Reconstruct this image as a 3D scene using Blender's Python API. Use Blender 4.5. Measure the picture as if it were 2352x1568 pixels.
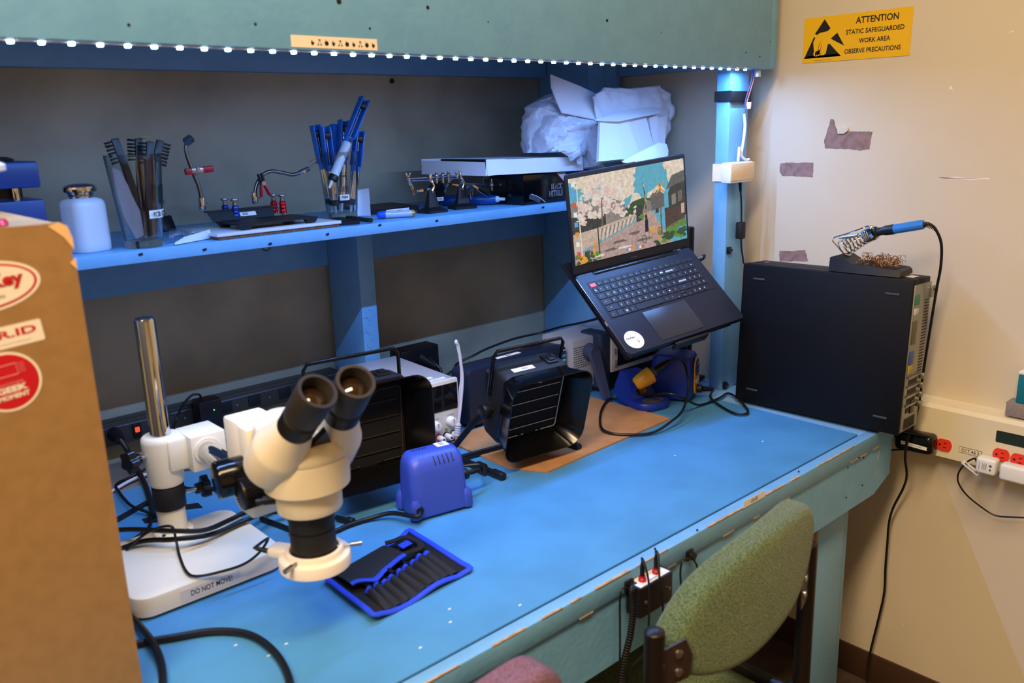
import bpy, bmesh, math, random
from mathutils import Matrix, Vector, Euler
random.seed(7)
for o in list(bpy.data.objects): bpy.data.objects.remove(o)
sc = bpy.context.scene
COL = sc.collection

# ------------------------------------------------------------------ camera, world, lights, exposure
CAM = Vector((0, 0, 1.43)); FPX = 1934.87
RW = ((0.74162817, -0.18605136, 0.64449402), (-0.67009272, -0.16101743, 0.72460274), (-0.03103855, -0.96925656, -0.24408672))
cd = bpy.data.cameras.new('camera'); cam = bpy.data.objects.new('camera', cd); COL.objects.link(cam)
cd.sensor_width = 36; cd.lens = 36 * FPX / 2352; cd.clip_start = .02
cam.matrix_world = Matrix(((RW[0][0], -RW[0][1], -RW[0][2], CAM.x), (RW[1][0], -RW[1][1], -RW[1][2], CAM.y), (RW[2][0], -RW[2][1], -RW[2][2], CAM.z), (0, 0, 0, 1)))
cd.dof.use_dof = True; cd.dof.focus_distance = 1.95; cd.dof.aperture_fstop = 4.5
sc.camera = cam
sc.view_settings.view_transform = 'Standard'; sc.view_settings.look = 'None'; sc.view_settings.gamma = 1
sc.view_settings.use_curve_mapping = False
sc.view_settings.exposure = 0.0
w = bpy.data.worlds.new('room_ambient'); sc.world = w; w.use_nodes = True
w.node_tree.nodes['Background'].inputs[0].default_value = (1.0, .8, .58, 1); w.node_tree.nodes['Background'].inputs[1].default_value = .05

def area(name, loc, size, power, col, rot=(0, 0, 0), shape='RECTANGLE', spread=math.pi):
    l = bpy.data.lights.new(name, 'AREA'); l.shape = shape; l.size = size[0]; l.size_y = size[1]
    l.energy = power; l.color = col; l.spread = spread
    o = bpy.data.objects.new(name, l); COL.objects.link(o); o.location = loc; o.rotation_euler = rot
    return o
WARM = (1.0, .74, .47)
area('ceiling_fluorescent_light', (-1.05, .04, 2.96), (1.2, .4), 70, WARM)
area('ceiling_fluorescent_light', (.25, .04, 2.96), (1.2, .4), 48, WARM)
LEDC = (.20, .43, 1.0)
LED_X0, LED_DX, LED_N, LED_Y, LED_Z = .0996, .0333, 52, 1.168, 1.5455
LED_POWER = .265
for i in range(LED_N):
    area('strip_led_light', (LED_X0 + i * LED_DX, LED_Y, LED_Z - .0012), (.005, .005), LED_POWER, LEDC, shape='DISK')

def P(px, py, x=None, y=None, z=None):
    """point of the room on the plane x=, y= or z= that the photograph shows at this pixel (used for measuring)"""
    a, b, c = px - 1176, py - 784, FPX
    d = Vector([RW[i][0] * a + RW[i][1] * b + RW[i][2] * c for i in range(3)])
    t = (x - CAM.x) / d.x if x is not None else (y - CAM.y) / d.y if y is not None else (z - CAM.z) / d.z
    return CAM + d * t

# ------------------------------------------------------------------ helpers
def lin(h):
    if isinstance(h, str):
        h = h.lstrip('#'); c = [int(h[i:i + 2], 16) / 255 for i in (0, 2, 4)]
    else: c = [v / 255 for v in h]
    return tuple((v / 12.92 if v <= .04045 else ((v + .055) / 1.055) ** 2.4) for v in c) + (1,)

def mat(name, col, rough=.5, metal=0, noise=None, bump=None, coat=0, trans=0, ior=1.45, emit=None, estr=0, alpha=1, spec=.5, sheen=0, col2=None, sub=0, stretch=None, thin=False):
    m = bpy.data.materials.new(name); m.use_nodes = True; nt = m.node_tree; b = nt.nodes['Principled BSDF']
    I = b.inputs; c = lin(col)
    I['Base Color'].default_value = c; I['Roughness'].default_value = rough; I['Metallic'].default_value = metal
    I['IOR'].default_value = ior; I['Coat Weight'].default_value = coat; I['Transmission Weight'].default_value = trans
    I['Alpha'].default_value = alpha; I['Specular IOR Level'].default_value = spec; I['Sheen Weight'].default_value = sheen
    if emit: I['Emission Color'].default_value = lin(emit); I['Emission Strength'].default_value = estr
    if sub: I['Subsurface Weight'].default_value = sub; I['Subsurface Radius'].default_value = (.01, .01, .01); I['Subsurface Scale'].default_value = .3
    co = nt.nodes.new('ShaderNodeTexCoord'); vec = co.outputs['Object']
    if stretch:
        mp = nt.nodes.new('ShaderNodeMapping'); mp.inputs['Scale'].default_value = stretch; nt.links.new(vec, mp.inputs[0]); vec = mp.outputs[0]
    if noise:
        sc_, amt = noise
        n = nt.nodes.new('ShaderNodeTexNoise'); n.inputs['Scale'].default_value = sc_; n.inputs['Detail'].default_value = 6; nt.links.new(vec, n.inputs['Vector'])
        mx = nt.nodes.new('ShaderNodeMix'); mx.data_type = 'RGBA'
        c2 = lin(col2) if col2 else tuple(v * (1 - amt) for v in c[:3]) + (1,)
        mx.inputs[6].default_value = c; mx.inputs[7].default_value = c2
        rp = nt.nodes.new('ShaderNodeValToRGB'); rp.color_ramp.elements[0].position = .4; rp.color_ramp.elements[1].position = .65 if not col2 else .6
        if col2: rp.color_ramp.elements[1].color = (amt, amt, amt, 1)
        nt.links.new(n.outputs[0], rp.inputs[0]); nt.links.new(rp.outputs[0], mx.inputs[0]); nt.links.new(mx.outputs[2], I['Base Color'])
    if bump:
        n2 = nt.nodes.new('ShaderNodeTexNoise'); n2.inputs['Scale'].default_value = bump[0]; n2.inputs['Detail'].default_value = 4; nt.links.new(vec, n2.inputs['Vector'])
        bp = nt.nodes.new('ShaderNodeBump'); bp.inputs['Strength'].default_value = bump[1]; bp.inputs['Distance'].default_value = .002
        nt.links.new(n2.outputs[0], bp.inputs['Height']); nt.links.new(bp.outputs[0], I['Normal'])
    return m

def T(x, y=None, z=None): return Matrix.Translation(Vector((x, y, z)) if y is not None else Vector(x))
def RX(d): return Matrix.Rotation(math.radians(d), 4, 'X')
def RY(d): return Matrix.Rotation(math.radians(d), 4, 'Y')
def RZ(d): return Matrix.Rotation(math.radians(d), 4, 'Z')
def S(x, y, z): return Matrix.Diagonal((x, y, z, 1))
def V(*a): return Vector(a)
def axes(o, x, y, z):
    return Matrix(((x[0], y[0], z[0], o[0]), (x[1], y[1], z[1], o[1]), (x[2], y[2], z[2], o[2]), (0, 0, 0, 1)))
def along(p, d, up=(0, 0, 1)):
    """frame at p whose z axis runs along d"""
    z = Vector(d).normalized(); u = Vector(up)
    if abs(z.dot(u)) > .98: u = Vector((0, 1, 0))
    x = u.cross(z).normalized(); y = z.cross(x)
    return axes(p, x, y, z)
ID = Matrix()
FRONT = Matrix(((1, 0, 0, 0), (0, 0, -1, 0), (0, 1, 0, 0), (0, 0, 0, 1)))      # flat art facing -y : x right, y up
SIDE = Matrix(((0, 0, -1, 0), (-1, 0, 0, 0), (0, 1, 0, 0), (0, 0, 0, 1)))      # flat art facing -x : x runs towards -y, y up

_txt = {}
def text_geo(s, bold=0.0, spacing=1.0):
    k = (s, bold, spacing)
    if k not in _txt:
        cu = bpy.data.curves.new('lettering', 'FONT'); cu.body = s; cu.size = 1; cu.offset = bold; cu.space_character = spacing
        cu.align_x = 'CENTER'; cu.align_y = 'CENTER'; cu.resolution_u = 3
        o = bpy.data.objects.new('lettering', cu); COL.objects.link(o)
        dg = bpy.context.evaluated_depsgraph_get(); me = o.evaluated_get(dg).to_mesh()
        vs = [v.co.copy() for v in me.vertices]; fs = [tuple(p.vertices) for p in me.polygons]
        o.evaluated_get(dg).to_mesh_clear(); bpy.data.objects.remove(o); bpy.data.curves.remove(cu)
        if vs:
            x0 = min(v.x for v in vs); x1 = max(v.x for v in vs); y0 = min(v.y for v in vs); y1 = max(v.y for v in vs)
            vs = [Vector((v.x - (x0 + x1) / 2, v.y - (y0 + y1) / 2, 0)) for v in vs]
            _txt[k] = (vs, fs, x1 - x0, y1 - y0)
        else: _txt[k] = ([], [], 1, 1)
    return _txt[k]

class MB:
    def __init__(s, M=None): s.v = []; s.f = []; s.m = []; s.M = M or Matrix()
    def add(s, vs, fs, m=0, M=None):
        X = s.M @ M if M is not None else s.M
        flip = X.determinant() < 0
        b = len(s.v); s.v += [X @ Vector(v) for v in vs]
        for f in fs:
            f = [b + i for i in f]
            s.f.append(f[::-1] if flip else f); s.m.append(m)
        return s
    def box(s, size, M=None, bev=0, seg=2, m=0):
        bm = bmesh.new(); bmesh.ops.create_cube(bm, size=1)
        bmesh.ops.scale(bm, vec=size, verts=bm.verts)
        if bev: bmesh.ops.bevel(bm, geom=list(bm.edges), offset=bev, segments=seg, affect='EDGES', profile=.5, clamp_overlap=True)
        bm.verts.index_update()
        s.add([v.co.copy() for v in bm.verts], [[v.index for v in f.verts] for f in bm.faces], m, M); bm.free(); return s
    def span(s, a, b, bev=0, seg=2, m=0):
        a, b = Vector(a), Vector(b)
        return s.box([abs(q) for q in (b - a)], T((a + b) / 2), bev, seg, m)
    def lathe(s, prof, M=None, n=28, m=0, cap=True, a0=0, a1=2 * math.pi):
        full = abs(a1 - a0 - 2 * math.pi) < 1e-6; k = n if full else n + 1
        vs = []; fs = []
        for r, z in prof:
            for i in range(k):
                a = a0 + (a1 - a0) * i / n; vs.append((r * math.cos(a), r * math.sin(a), z))
        for j in range(len(prof) - 1):
            for i in range(n):
                i2 = (i + 1) % k; fs.append([j * k + i, j * k + i2, (j + 1) * k + i2, (j + 1) * k + i])
        if cap and full:
            fs.append(list(range(k))[::-1]); fs.append([(len(prof) - 1) * k + i for i in range(k)])
        return s.add(vs, fs, m, M)
    def cyl(s, p0, p1, r, r1=None, n=24, m=0, bev=0):
        p0, p1 = Vector(p0), Vector(p1); L = (p1 - p0).length; r1 = r if r1 is None else r1
        pr = [(r, 0), (r1, L)] if not bev else [(r - bev, 0), (r - bev * .3, bev * .3), (r, bev), (r1, L - bev), (r1 - bev * .3, L - bev * .3), (r1 - bev, L)]
        return s.lathe(pr, along(p0, p1 - p0), n, m)
    def sphere(s, c, r, sc=(1, 1, 1), n=20, m=0, M=None):
        pr = [(max(1e-5, r * math.sin(math.pi * j / 12)), -r * math.cos(math.pi * j / 12)) for j in range(13)]
        return s.lathe(pr, (M or Matrix()) @ T(c) @ S(*sc), n, m, cap=False)
    def tube(s, pts, r, n=8, m=0, smooth=True, res=6, closed=False, flat=1.0):
        pts = [Vector(p) for p in pts]
        if smooth and len(pts) > 2:
            q = []; N = len(pts)
            rng = range(N if closed else N - 1)
            for i in rng:
                p0 = pts[(i - 1) % N] if closed or i > 0 else pts[0]; p1 = pts[i]; p2 = pts[(i + 1) % N]
                p3 = pts[(i + 2) % N] if closed or i + 2 < N else pts[-1]
                for k in range(res):
                    t = k / res
                    q.append(.5 * ((2 * p1) + (p2 - p0) * t + (2 * p0 - 5 * p1 + 4 * p2 - p3) * t * t + (3 * p1 - p0 - 3 * p2 + p3) * t ** 3))
            if not closed: q.append(pts[-1])
            pts = q
        N = len(pts); vs = []; fs = []
        tang = [(pts[(i + 1) % N if closed else min(i + 1, N - 1)] - pts[(i - 1) % N if closed else max(i - 1, 0)]).normalized() for i in range(N)]
        u = Vector((0, 0, 1)) if abs(tang[0].z) < .9 else Vector((1, 0, 0))
        u = (u - tang[0] * u.dot(tang[0])).normalized()
        for i in range(N):
            u = u - tang[i] * u.dot(tang[i]); u = u.normalized() if u.length > 1e-9 else tang[i].orthogonal().normalized()
            w_ = tang[i].cross(u); rr = r[min(i * len(r) // N, len(r) - 1)] if isinstance(r, (list, tuple)) else r
            for k in range(n):
                a = 2 * math.pi * k / n; vs.append(pts[i] + u * (rr * math.cos(a)) * flat + w_ * (rr * math.sin(a)))
        for i in range(N if closed else N - 1):
            j = (i + 1) % N
            for k in range(n):
                k2 = (k + 1) % n; fs.append([i * n + k, i * n + k2, j * n + k2, j * n + k])
        if not closed: fs.append(list(range(n))[::-1]); fs.append([(N - 1) * n + k for k in range(n)])
        return s.add(vs, fs, m)
    def prism(s, pts, z0, z1, M=None, m=0, scale1=1.0, side=None):
        n = len(pts); A = sum(pts[i][0] * pts[(i + 1) % n][1] - pts[(i + 1) % n][0] * pts[i][1] for i in range(n))
        if A < 0: pts = pts[::-1]
        vs = [(x, y, z0) for x, y in pts] + [(x * scale1, y * scale1, z1) for x, y in pts]
        s.add(vs, [list(range(n))[::-1], [n + i for i in range(n)]], m, M)
        return s.add(vs, [[i, (i + 1) % n, n + (i + 1) % n, n + i] for i in range(n)], m if side is None else side, M)
    def loft(s, rings, M=None, m=0, cap=True):
        n = len(rings[0]); vs = [p for r in rings for p in r]; fs = []
        for j in range(len(rings) - 1):
            for i in range(n): fs.append([j * n + i, j * n + (i + 1) % n, (j + 1) * n + (i + 1) % n, (j + 1) * n + i])
        if cap: fs.append(list(range(n))[::-1]); fs.append([(len(rings) - 1) * n + i for i in range(n)])
        return s.add(vs, fs, m, M)
    def grid(s, fn, nu, nv, m=0, M=None, th=0):
        vs = [Vector(fn(i / nu, j / nv)) for j in range(nv + 1) for i in range(nu + 1)]; W = nu + 1
        fs = [[j * W + i, j * W + i + 1, (j + 1) * W + i + 1, (j + 1) * W + i] for j in range(nv) for i in range(nu)]
        if th:
            nr = [Vector((0, 0, 0)) for _ in vs]
            for f in fs:
                q = (vs[f[1]] - vs[f[0]]).cross(vs[f[3]] - vs[f[0]])
                for i in f: nr[i] += q
            b = len(vs); back = [v - (k.normalized() if k.length > 0 else k) * th for v, k in zip(vs, nr)]
            fs2 = [[b + i for i in f][::-1] for f in fs]
            rim = [(i, i + 1) for i in range(nu)] + [(j * W + nu, (j + 1) * W + nu) for j in range(nv)] + [(nv * W + i + 1, nv * W + i) for i in range(nu)] + [((j + 1) * W, j * W) for j in range(nv)]
            fs = fs + fs2 + [[b_, a_, b + a_, b + b_] for a_, b_ in rim]; vs = vs + back
        return s.add(vs, fs, m, M)
    def text(s, t, M, h=None, w=None, m=1, bold=.015, spacing=1.0):
        vs, fs, tw, th = text_geo(t, bold, spacing)
        if not vs: return s
        kx = ky = None
        if h: ky = h / th
        if w: kx = w / tw
        kx = kx or ky; ky = ky or kx
        return s.add([(v.x * kx, v.y * ky, 0) for v in vs], fs, m, M)
    def helix(s, p0, p1, R, r, turns, n=6, m=0, R1=None, per=12):
        F = along(p0, Vector(p1) - Vector(p0)); L = (Vector(p1) - Vector(p0)).length; k = int(turns * per); R1 = R if R1 is None else R1
        return s.tube([F @ Vector(((R + (R1 - R) * i / k) * math.cos(2 * math.pi * i / per), (R + (R1 - R) * i / k) * math.sin(2 * math.pi * i / per), L * i / k)) for i in range(k + 1)], r, n, m, smooth=False)

def rrect(w, h, r, n=5, cx=0, cy=0):
    out = []
    for qx, qy, a in ((1, 1, 0), (-1, 1, 90), (-1, -1, 180), (1, -1, 270)):
        for i in range(n + 1):
            t = math.radians(a + 90 * i / n); out.append((cx + qx * (w / 2 - r) + r * math.cos(t), cy + qy * (h / 2 - r) + r * math.sin(t)))
    return out
def circ(r, n=32, cx=0, cy=0, ry=None): return [(cx + r * math.cos(2 * math.pi * i / n), cy + (ry or r) * math.sin(2 * math.pi * i / n)) for i in range(n)]

WM = {}
def thing(name, label, cat, loc, rz=0, group=None):
    o = bpy.data.objects.new(name, None); COL.objects.link(o); o.empty_display_size = .05
    o.location = loc; o.rotation_euler = (0, 0, math.radians(rz)); WM[o.name] = T(Vector(loc)) @ RZ(rz)
    o['label'] = label; o['category'] = cat
    if group: o['group'] = group
    return o
def obj(name, mb, mats, parent=None, label=None, ang=38, kind=None):
    if not isinstance(mats, (list, tuple)): mats = [mats]
    me = bpy.data.meshes.new(name)
    X = WM[parent.name].inverted() if parent is not None else Matrix()
    vs = [X @ v for v in mb.v]
    lo = [min(v[i] for v in vs) for i in range(3)]; hi = [max(v[i] for v in vs) for i in range(3)]
    c = Vector(((lo[0] + hi[0]) / 2, (lo[1] + hi[1]) / 2, lo[2] if parent is None else (lo[2] + hi[2]) / 2))
    me.from_pydata([v - c for v in vs], [], mb.f)
    for m_ in mats: me.materials.append(m_)
    me.polygons.foreach_set('material_index', mb.m)
    me.polygons.foreach_set('use_smooth', [True] * len(mb.f)); me.update()
    me.set_sharp_from_angle(angle=math.radians(ang))
    o = bpy.data.objects.new(name, me); COL.objects.link(o); o.location = c
    WM[o.name] = (WM[parent.name] if parent is not None else Matrix()) @ T(c)
    if parent is not None: o.parent = parent
    if label: o['label'] = label
    if kind: o['kind'] = kind
    return o
def top(name, mb, mats, label, cat, group=None, ang=38, kind=None):
    o = obj(name, mb, mats, None, label, ang, kind); o['category'] = cat
    if group: o['group'] = group
    return o
def copytree(o, parent=None):
    c = o.copy(); COL.objects.link(c)
    if parent is not None: c.parent = parent
    for ch in list(o.children): copytree(ch, c)
    return c
def struct(name, mb, mats): return obj(name, mb, mats, kind='structure')

# ------------------------------------------------------------------ materials
m_wall = mat('cream_wall_paint', (212, 200, 176), .75, bump=(60, .15), noise=(3, .06))
m_backwall = mat('tan_hardboard', (184, 180, 154), .7, noise=(3.2, .8), col2=(144, 140, 120), bump=(200, .1))
m_floor = mat('brown_floor_tile', (92, 74, 58), .5, noise=(14, .35))
m_base = mat('dark_brown_baseboard', (70, 48, 34), .5)
m_paint = mat('blue_bench_paint', (114, 172, 214), .42, noise=(26, .5), col2=(104, 162, 206), bump=(90, .3))
m_paintw = mat('blue_paint_worn', (108, 166, 212), .45, noise=(60, .8), col2=(128, 166, 190), bump=(120, .25), stretch=(1, 3, 3))
m_rawwood = mat('bare_chipped_wood', (196, 160, 116), .7, noise=(60, .4))
m_hole = mat('nail_hole', (22, 20, 20), .8)
m_mat = mat('blue_rubber_mat', (72, 142, 194), .55, noise=(9, .12), bump=(500, .12))
m_greybench = mat('grey_bench_top', (128, 124, 118), .6, noise=(20, .3))
m_black = mat('black_plastic', (17, 17, 19), .38)
m_blackm = mat('matte_black', (20, 20, 22), .6, bump=(600, .1))
m_blackg = mat('glossy_black', (9, 9, 11), .15)
m_rubber = mat('black_rubber_cable', (14, 14, 16), .45)
m_chrome = mat('chrome', (205, 205, 208), .08, 1)
m_steel = mat('brushed_steel', (165, 165, 168), .32, 1)
m_white = mat('white_plastic', (228, 228, 226), .35)
m_label = mat('white_label_tape', (232, 232, 228), .5)
m_ink = mat('black_ink', (18, 18, 20), .6)
m_greyink = mat('grey_ink', (90, 94, 100), .6)
m_red = mat('red_plastic', (190, 22, 30), .3)
m_paper = mat('white_paper', (225, 226, 230), .7)

# ------------------------------------------------------------------ the setting
XW, YW = 1.955, 1.86
struct('floor', MB().span((-2.0, -2.6, -.05), (XW + .1, YW + .1, 0)), m_floor)
struct('ceiling', MB().span((-2.0, -2.6, 3.0), (XW + .1, YW + .1, 3.05)), m_wall)
struct('wall_back', MB().span((-2.0, YW, 0), (XW, YW + .1, 3.0)), m_backwall)
wr = struct('wall_right', MB().span((XW, -2.6, 0), (XW + .1, YW + .1, 3.0)), m_wall)
struct('wall_left', MB().span((-2.1, -2.6, 0), (-2.0, YW + .1, 3.0)), m_wall)
struct('wall_front', MB().span((-2.0, -2.7, 0), (XW, -2.6, 3.0)), m_wall)
struct('baseboard_right', MB().span((XW - .008, -2.6, 0), (XW, YW, .083), .002), m_base)

# workbench of painted lumber
bench = thing('workbench', 'pale blue painted lumber workbench with overhead shelf frame, covered in electronics gear', 'workbench', (.6, 1.3, 0))
obj('benchtop', MB().span((-.9, .796, .718), (1.85, 1.55, .755), .001).span((1.713, .79, .7551), (1.85, 1.62, .757)), m_paintw, bench)
obj('rear_top_board', MB().span((-.9, 1.55, .718), (1.85, YW - .002, .7555), .001), m_greybench, bench, label='bare grey rear strip of the benchtop')
nose = MB().span((-.9, .772, .722), (1.842, .796, .757), .002)
for i in range(34):
    x = random.uniform(.3, 1.8); L = random.uniform(.01, .09)
    nose.span((x, .7716 - i * .00001, .7560), (x + L, .7735 + random.random() * .002, .7574 + i * .00001), m=1)
for i in range(10):
    x = random.uniform(.5, 1.8); L = random.uniform(.01, .05); nose.span((x, .7714, .7215), (x + L, .775, .7232), m=1)
obj('edge_nosing', nose, [m_paint, m_rawwood], bench)
ap = MB().prism([(-.9, .606), (1.768, .606), (1.842, .635), (1.842, .7215), (-.9, .7215)], 0, .025, T(0, .801, 0) @ FRONT @ T(0, 0, 0))
for px, py in ((1984, 1051), (1948, 1073), (1981, 1114), (1944, 1142), (1835, 1083), (1770, 1180), (1602, 1217), (1505, 1260)):
    q = P(px, py, y=.775); ap.lathe([(.0018, 0), (.0018, .002)], T(q.x, .7765, q.z) @ RX(90), 8, 1)
for px, py, L in ((2015, 1070, .05), (2020, 1045, .02)):
    q = P(px, py, y=.775); ap.span((q.x - .0008, .7755, q.z - L / 2), (q.x + .0008, .7765, q.z + L / 2), m=2)
obj('front_apron', ap, [m_paint, m_hole, m_rawwood], bench)
obj('end_apron', MB().span((1.826, .801, .64), (1.85, YW - .005, .718), .001), m_paint, bench)
lg = MB().span((1.572, .801, 0), (1.69, .839, .606), .002).span((1.692, .812, 0), (1.73, .90, .606), .002)
lg_ = obj('leg', lg, m_paintw, bench)
obj('bare_side', MB().span((1.5705, .803, 0), (1.5722, .838, .606)), mat('bare_leg_wood', (206, 176, 140), .7, noise=(40, .2)), lg_, label='unpainted side of the leg')
obj('leg', MB().span((1.70, 1.72, 0), (1.80, 1.83, .718), .002), m_paintw, bench)
post = MB().span((1.787, 1.20, .757), (1.867, 1.2385, 1.66), .003)
obj('front_post', post, m_paint, bench)
obj('rear_post', MB().span((1.79, 1.66, .756), (1.862, YW - .004, 1.66), .002).span((1.865, 1.665, .756), (1.93, YW - .004, 1.66), .002), m_paint, bench)
bm_ = MB().span((-.9, 1.155, 1.551), (1.883, 1.193, 1.84), .002)
for px, py, r in ((779, 3, .004), (983, 17, .003), (1395, 47, .003), (850, 65, .0018), (296, 57, .002), (587, 55, .002), (1122, 50, .0012), (1520, 75, .001), (1714, 121, .0016), (1746, 130, .0016), (1770, 96, .001)):
    q = P(px, py, y=1.154); bm_.lathe([(r, 0), (r, .002)], T(q.x, 1.1562, q.z) @ RX(90), 8, 1)
obj('upper_beam', bm_, [m_paint, m_hole], bench)
obj('beam_end_board', MB().span((1.884, 1.158, 1.552), (1.915, 1.30, 1.84), .002), m_paint, bench)
obj('unseen_upper_shelf', MB().span((-.9, 1.194, 1.66), (1.90, YW - .003, 1.69)), m_paint, bench)  # out-of-view deck behind the beam, added to block the ceiling light
obj('upper_ledger', MB().span((-.9, 1.822, 1.571), (1.788, YW - .001, 1.659), .001), m_paint, bench)
obj('side_ledger', MB().span((1.915, 1.25, 1.566), (XW - .001, 1.80, 1.659), .001), m_paint, bench)
sh = MB().span((-.9, 1.495, 1.2275), (1.789, YW - .002, 1.2495), .0015)
for px, py in ((323, 584), (470, 573), (752, 538), (872, 517), (1003, 507), (1247, 476), (620, 560)):
    q = P(px, py, y=1.495); sh.box((.007, .002, .004), T(q.x, 1.4948, min(q.z, 1.246)) @ RY(-12), m=1)
obj('middle_shelf', sh, [m_paint, m_hole], bench)
q = P(611, 572, y=1.53); obj('wire_hook', MB().tube([V(q.x - .008, 1.53, 1.2275), V(q.x - .006, 1.53, 1.220), V(q.x + .002, 1.53, 1.217), V(q.x + .009, 1.53, 1.221), V(q.x + .010, 1.53, 1.225)], .0012, 6), m_black, bench)
q = P(900, 186, y=YW - .001); obj('wall_screw', MB().cyl((q.x, YW, q.z), (q.x, YW - .004, q.z), .006, n=16).cyl((q.x, YW - .004, q.z), (q.x, YW - .0045, q.z), .003, n=12), m_hole, bpy.data.objects['wall_back'])
obj('shelf_ledger', MB().span((-.9, 1.841, 1.119), (1.789, YW - .001, 1.225), .001), m_paint, bench)
sl = MB().span((1.038, 1.70, .756), (1.081, 1.84, 1.2255), .002)
for i in range(16):
    z = 1.03 - i * .018; x = 1.045 + (i % 2) * .012 + random.random() * .004
    sl.tube([V(x + .011 * math.cos(a), 1.6995, z + .011 * math.sin(a)) for a in [k * .35 - .9 + (i % 2) * 2 for k in range(9)]], .0007, 4, smooth=False)
obj('shelf_support', sl, m_paint, bench)
def tape_label(parent, o, w, h, s, mats=None, th=.0004, tw=None, hh=None, M=FRONT, rz=0, name='tape_label', bold=.01):
    mb = MB(T(o) @ M @ RZ(rz)).box((w, h, th), T(0, 0, th / 2))
    if s: mb.text(s, T(0, 0, th + .0002), h=hh or h * .5, w=tw, bold=bold)
    return obj(name, mb, mats or [m_label, m_ink], parent)
q = P(1123, 1485, y=.771); tape_label(bench, (q.x, .7768, .708), .073, .0135, 'LB-04')
q = P(1733, 1146, y=.771); tape_label(bench, (q.x, .7715, q.z), .07, .0135, 'LB-05')
# strip of printed fruit marks on the beam
q0, q1 = P(668, 92, y=1.155), P(866, 105, y=1.155)
fm = MB(T((q0 + q1) / 2 + V(0, -.0002, -.0)) @ FRONT @ RZ(0)); Wd = (q1 - q0).length
fm.box((Wd, .0165, .0004), T(0, 0, .0002))
for k in range(10):
    x = -Wd / 2 + Wd * (.235 + .0795 * k); 
    if k % 3 == 0:
        fm.prism(circ(.0026, 16, x, -.001, .0036), .0005, .0006, m=1); fm.prism(circ(.0012, 8, x + .0008, .0012), .0006, .0008, m=0)
    elif k % 3 == 1:
        for dx in (-.0024, .0024): fm.prism(circ(.0013, 10, x + dx, -.0034), .0005, .0006, m=1); fm.prism([(x + dx - .0003, -.003), (x + dx + .0003, -.003), (x + .0003, .003), (x - .0003, .003)], .0005, .0006, m=1)
        fm.prism([(x - .003, .0026), (x + .003, .0026), (x + .001, .004), (x - .001, .004)], .0005, .0006, m=1)
    else:
        fm.prism(circ(.0034, 16, x, -.0012), .0005, .0006, m=1); fm.prism([(x - .001, .002), (x - .0005, .0018), (x - .0018, .0045), (x - .0024, .004)], .0005, .0006, m=1)
obj('printed_tape', fm, [mat('cream_tape', (240, 222, 200), .5), m_ink], bench, label='cream tape printed with a row of small black fruit marks')

# blue mat
mm = MB().span((-.9, .7965, .7562), (1.711, 1.68, .76), .0008)
for px, py in ((1752, 1013), (1032, 1398), (1034, 1428), (965, 1487), (657, 1478), (541, 1481), (617, 1505), (1194, 1389), (1550, 1046)):
    q = P(px, py, z=.7601); mm.prism([(-.003, -.001), (.002, -.0015), (.003, .0008), (-.001, .0014)], 0, .0004, T(q.x, q.y, .7599), m=1)
top('bench_mat', mm, [m_mat, m_label], 'large bright blue anti-static rubber mat covering the benchtop', 'mat')

# LED strip
led = thing('led_strip', 'strip of glowing white LED dots stuck under the upper beam', 'light strip', (.7, LED_Y, 1.549))
mled = mat('led_chip', (255, 255, 255), .4, emit=(190, 232, 255), estr=30)
try: mled.cycles.emission_sampling = 'NONE'
except Exception: pass
obj('strip_tape', MB().span((LED_X0 - .02, LED_Y - .005, 1.5496), (LED_X0 + LED_N * LED_DX - .01, LED_Y + .005, 1.5508)), mat('strip_backing', (215, 200, 180), .5), led)
for i in range(LED_N):
    x = LED_X0 + i * LED_DX
    obj('led', MB().box((.0062, .0056, .0034), T(x, LED_Y, 1.5479), .0006, 1), mled, led)
# ------------------------------------------------------------------ things on the middle shelf
ZS = 1.2502
m_blue = mat('blue_enamel', (18, 62, 128), .35, noise=(40, .1))
m_frost = mat('milky_plastic', (205, 214, 222), .4, sub=.3)
m_clear = mat('clear_glass', (240, 246, 246), .03, trans=1, ior=1.4, spec=.6)
m_film = mat('clear_film', (225, 232, 240), .2, alpha=.32)
m_cork = mat('cork', (132, 90, 62), .9, noise=(300, .6), bump=(500, .4))
m_cast = mat('cast_iron_black', (18, 18, 20), .5, bump=(300, .2))
m_alu = mat('polished_aluminium', (215, 216, 220), .2, 1)
m_bluepl = mat('blue_sucker_plastic', (30, 112, 200), .3)
m_anoblue = mat('blue_anodised', (22, 62, 150), .25, .6)
m_anored = mat('red_anodised', (196, 18, 30), .22, .6)
m_redv = mat('red_vinyl', (172, 18, 34), .35)
m_brush = mat('dark_steel', (120, 118, 116), .3, 1)

# blue box with a gap
d = thing('blue_metal_case', 'dark blue metal case split by a black gap, behind the brown cabinet', 'case', (.30, 1.62, ZS))
obj('lower_body', MB().span((.23, 1.565, ZS), (.368, 1.68, 1.342), .003), m_blue, d)
obj('upper_body', MB().span((.23, 1.56, 1.362), (.366, 1.685, 1.404), .004), m_blue, d)
obj('gap_plate', MB().span((.24, 1.60, 1.3415), (.345, 1.67, 1.3625)), m_black, d)
obj('spindle', MB().cyl((.332, 1.585, 1.342), (.332, 1.585, 1.3625), .006), m_chrome, d, label='small brass-bright spindle')
obj('top_pad', MB().lathe([(.055, 1.404), (.055, 1.408), (.045, 1.412)], T(.29, 1.625, 0)), m_black, d)

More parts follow.
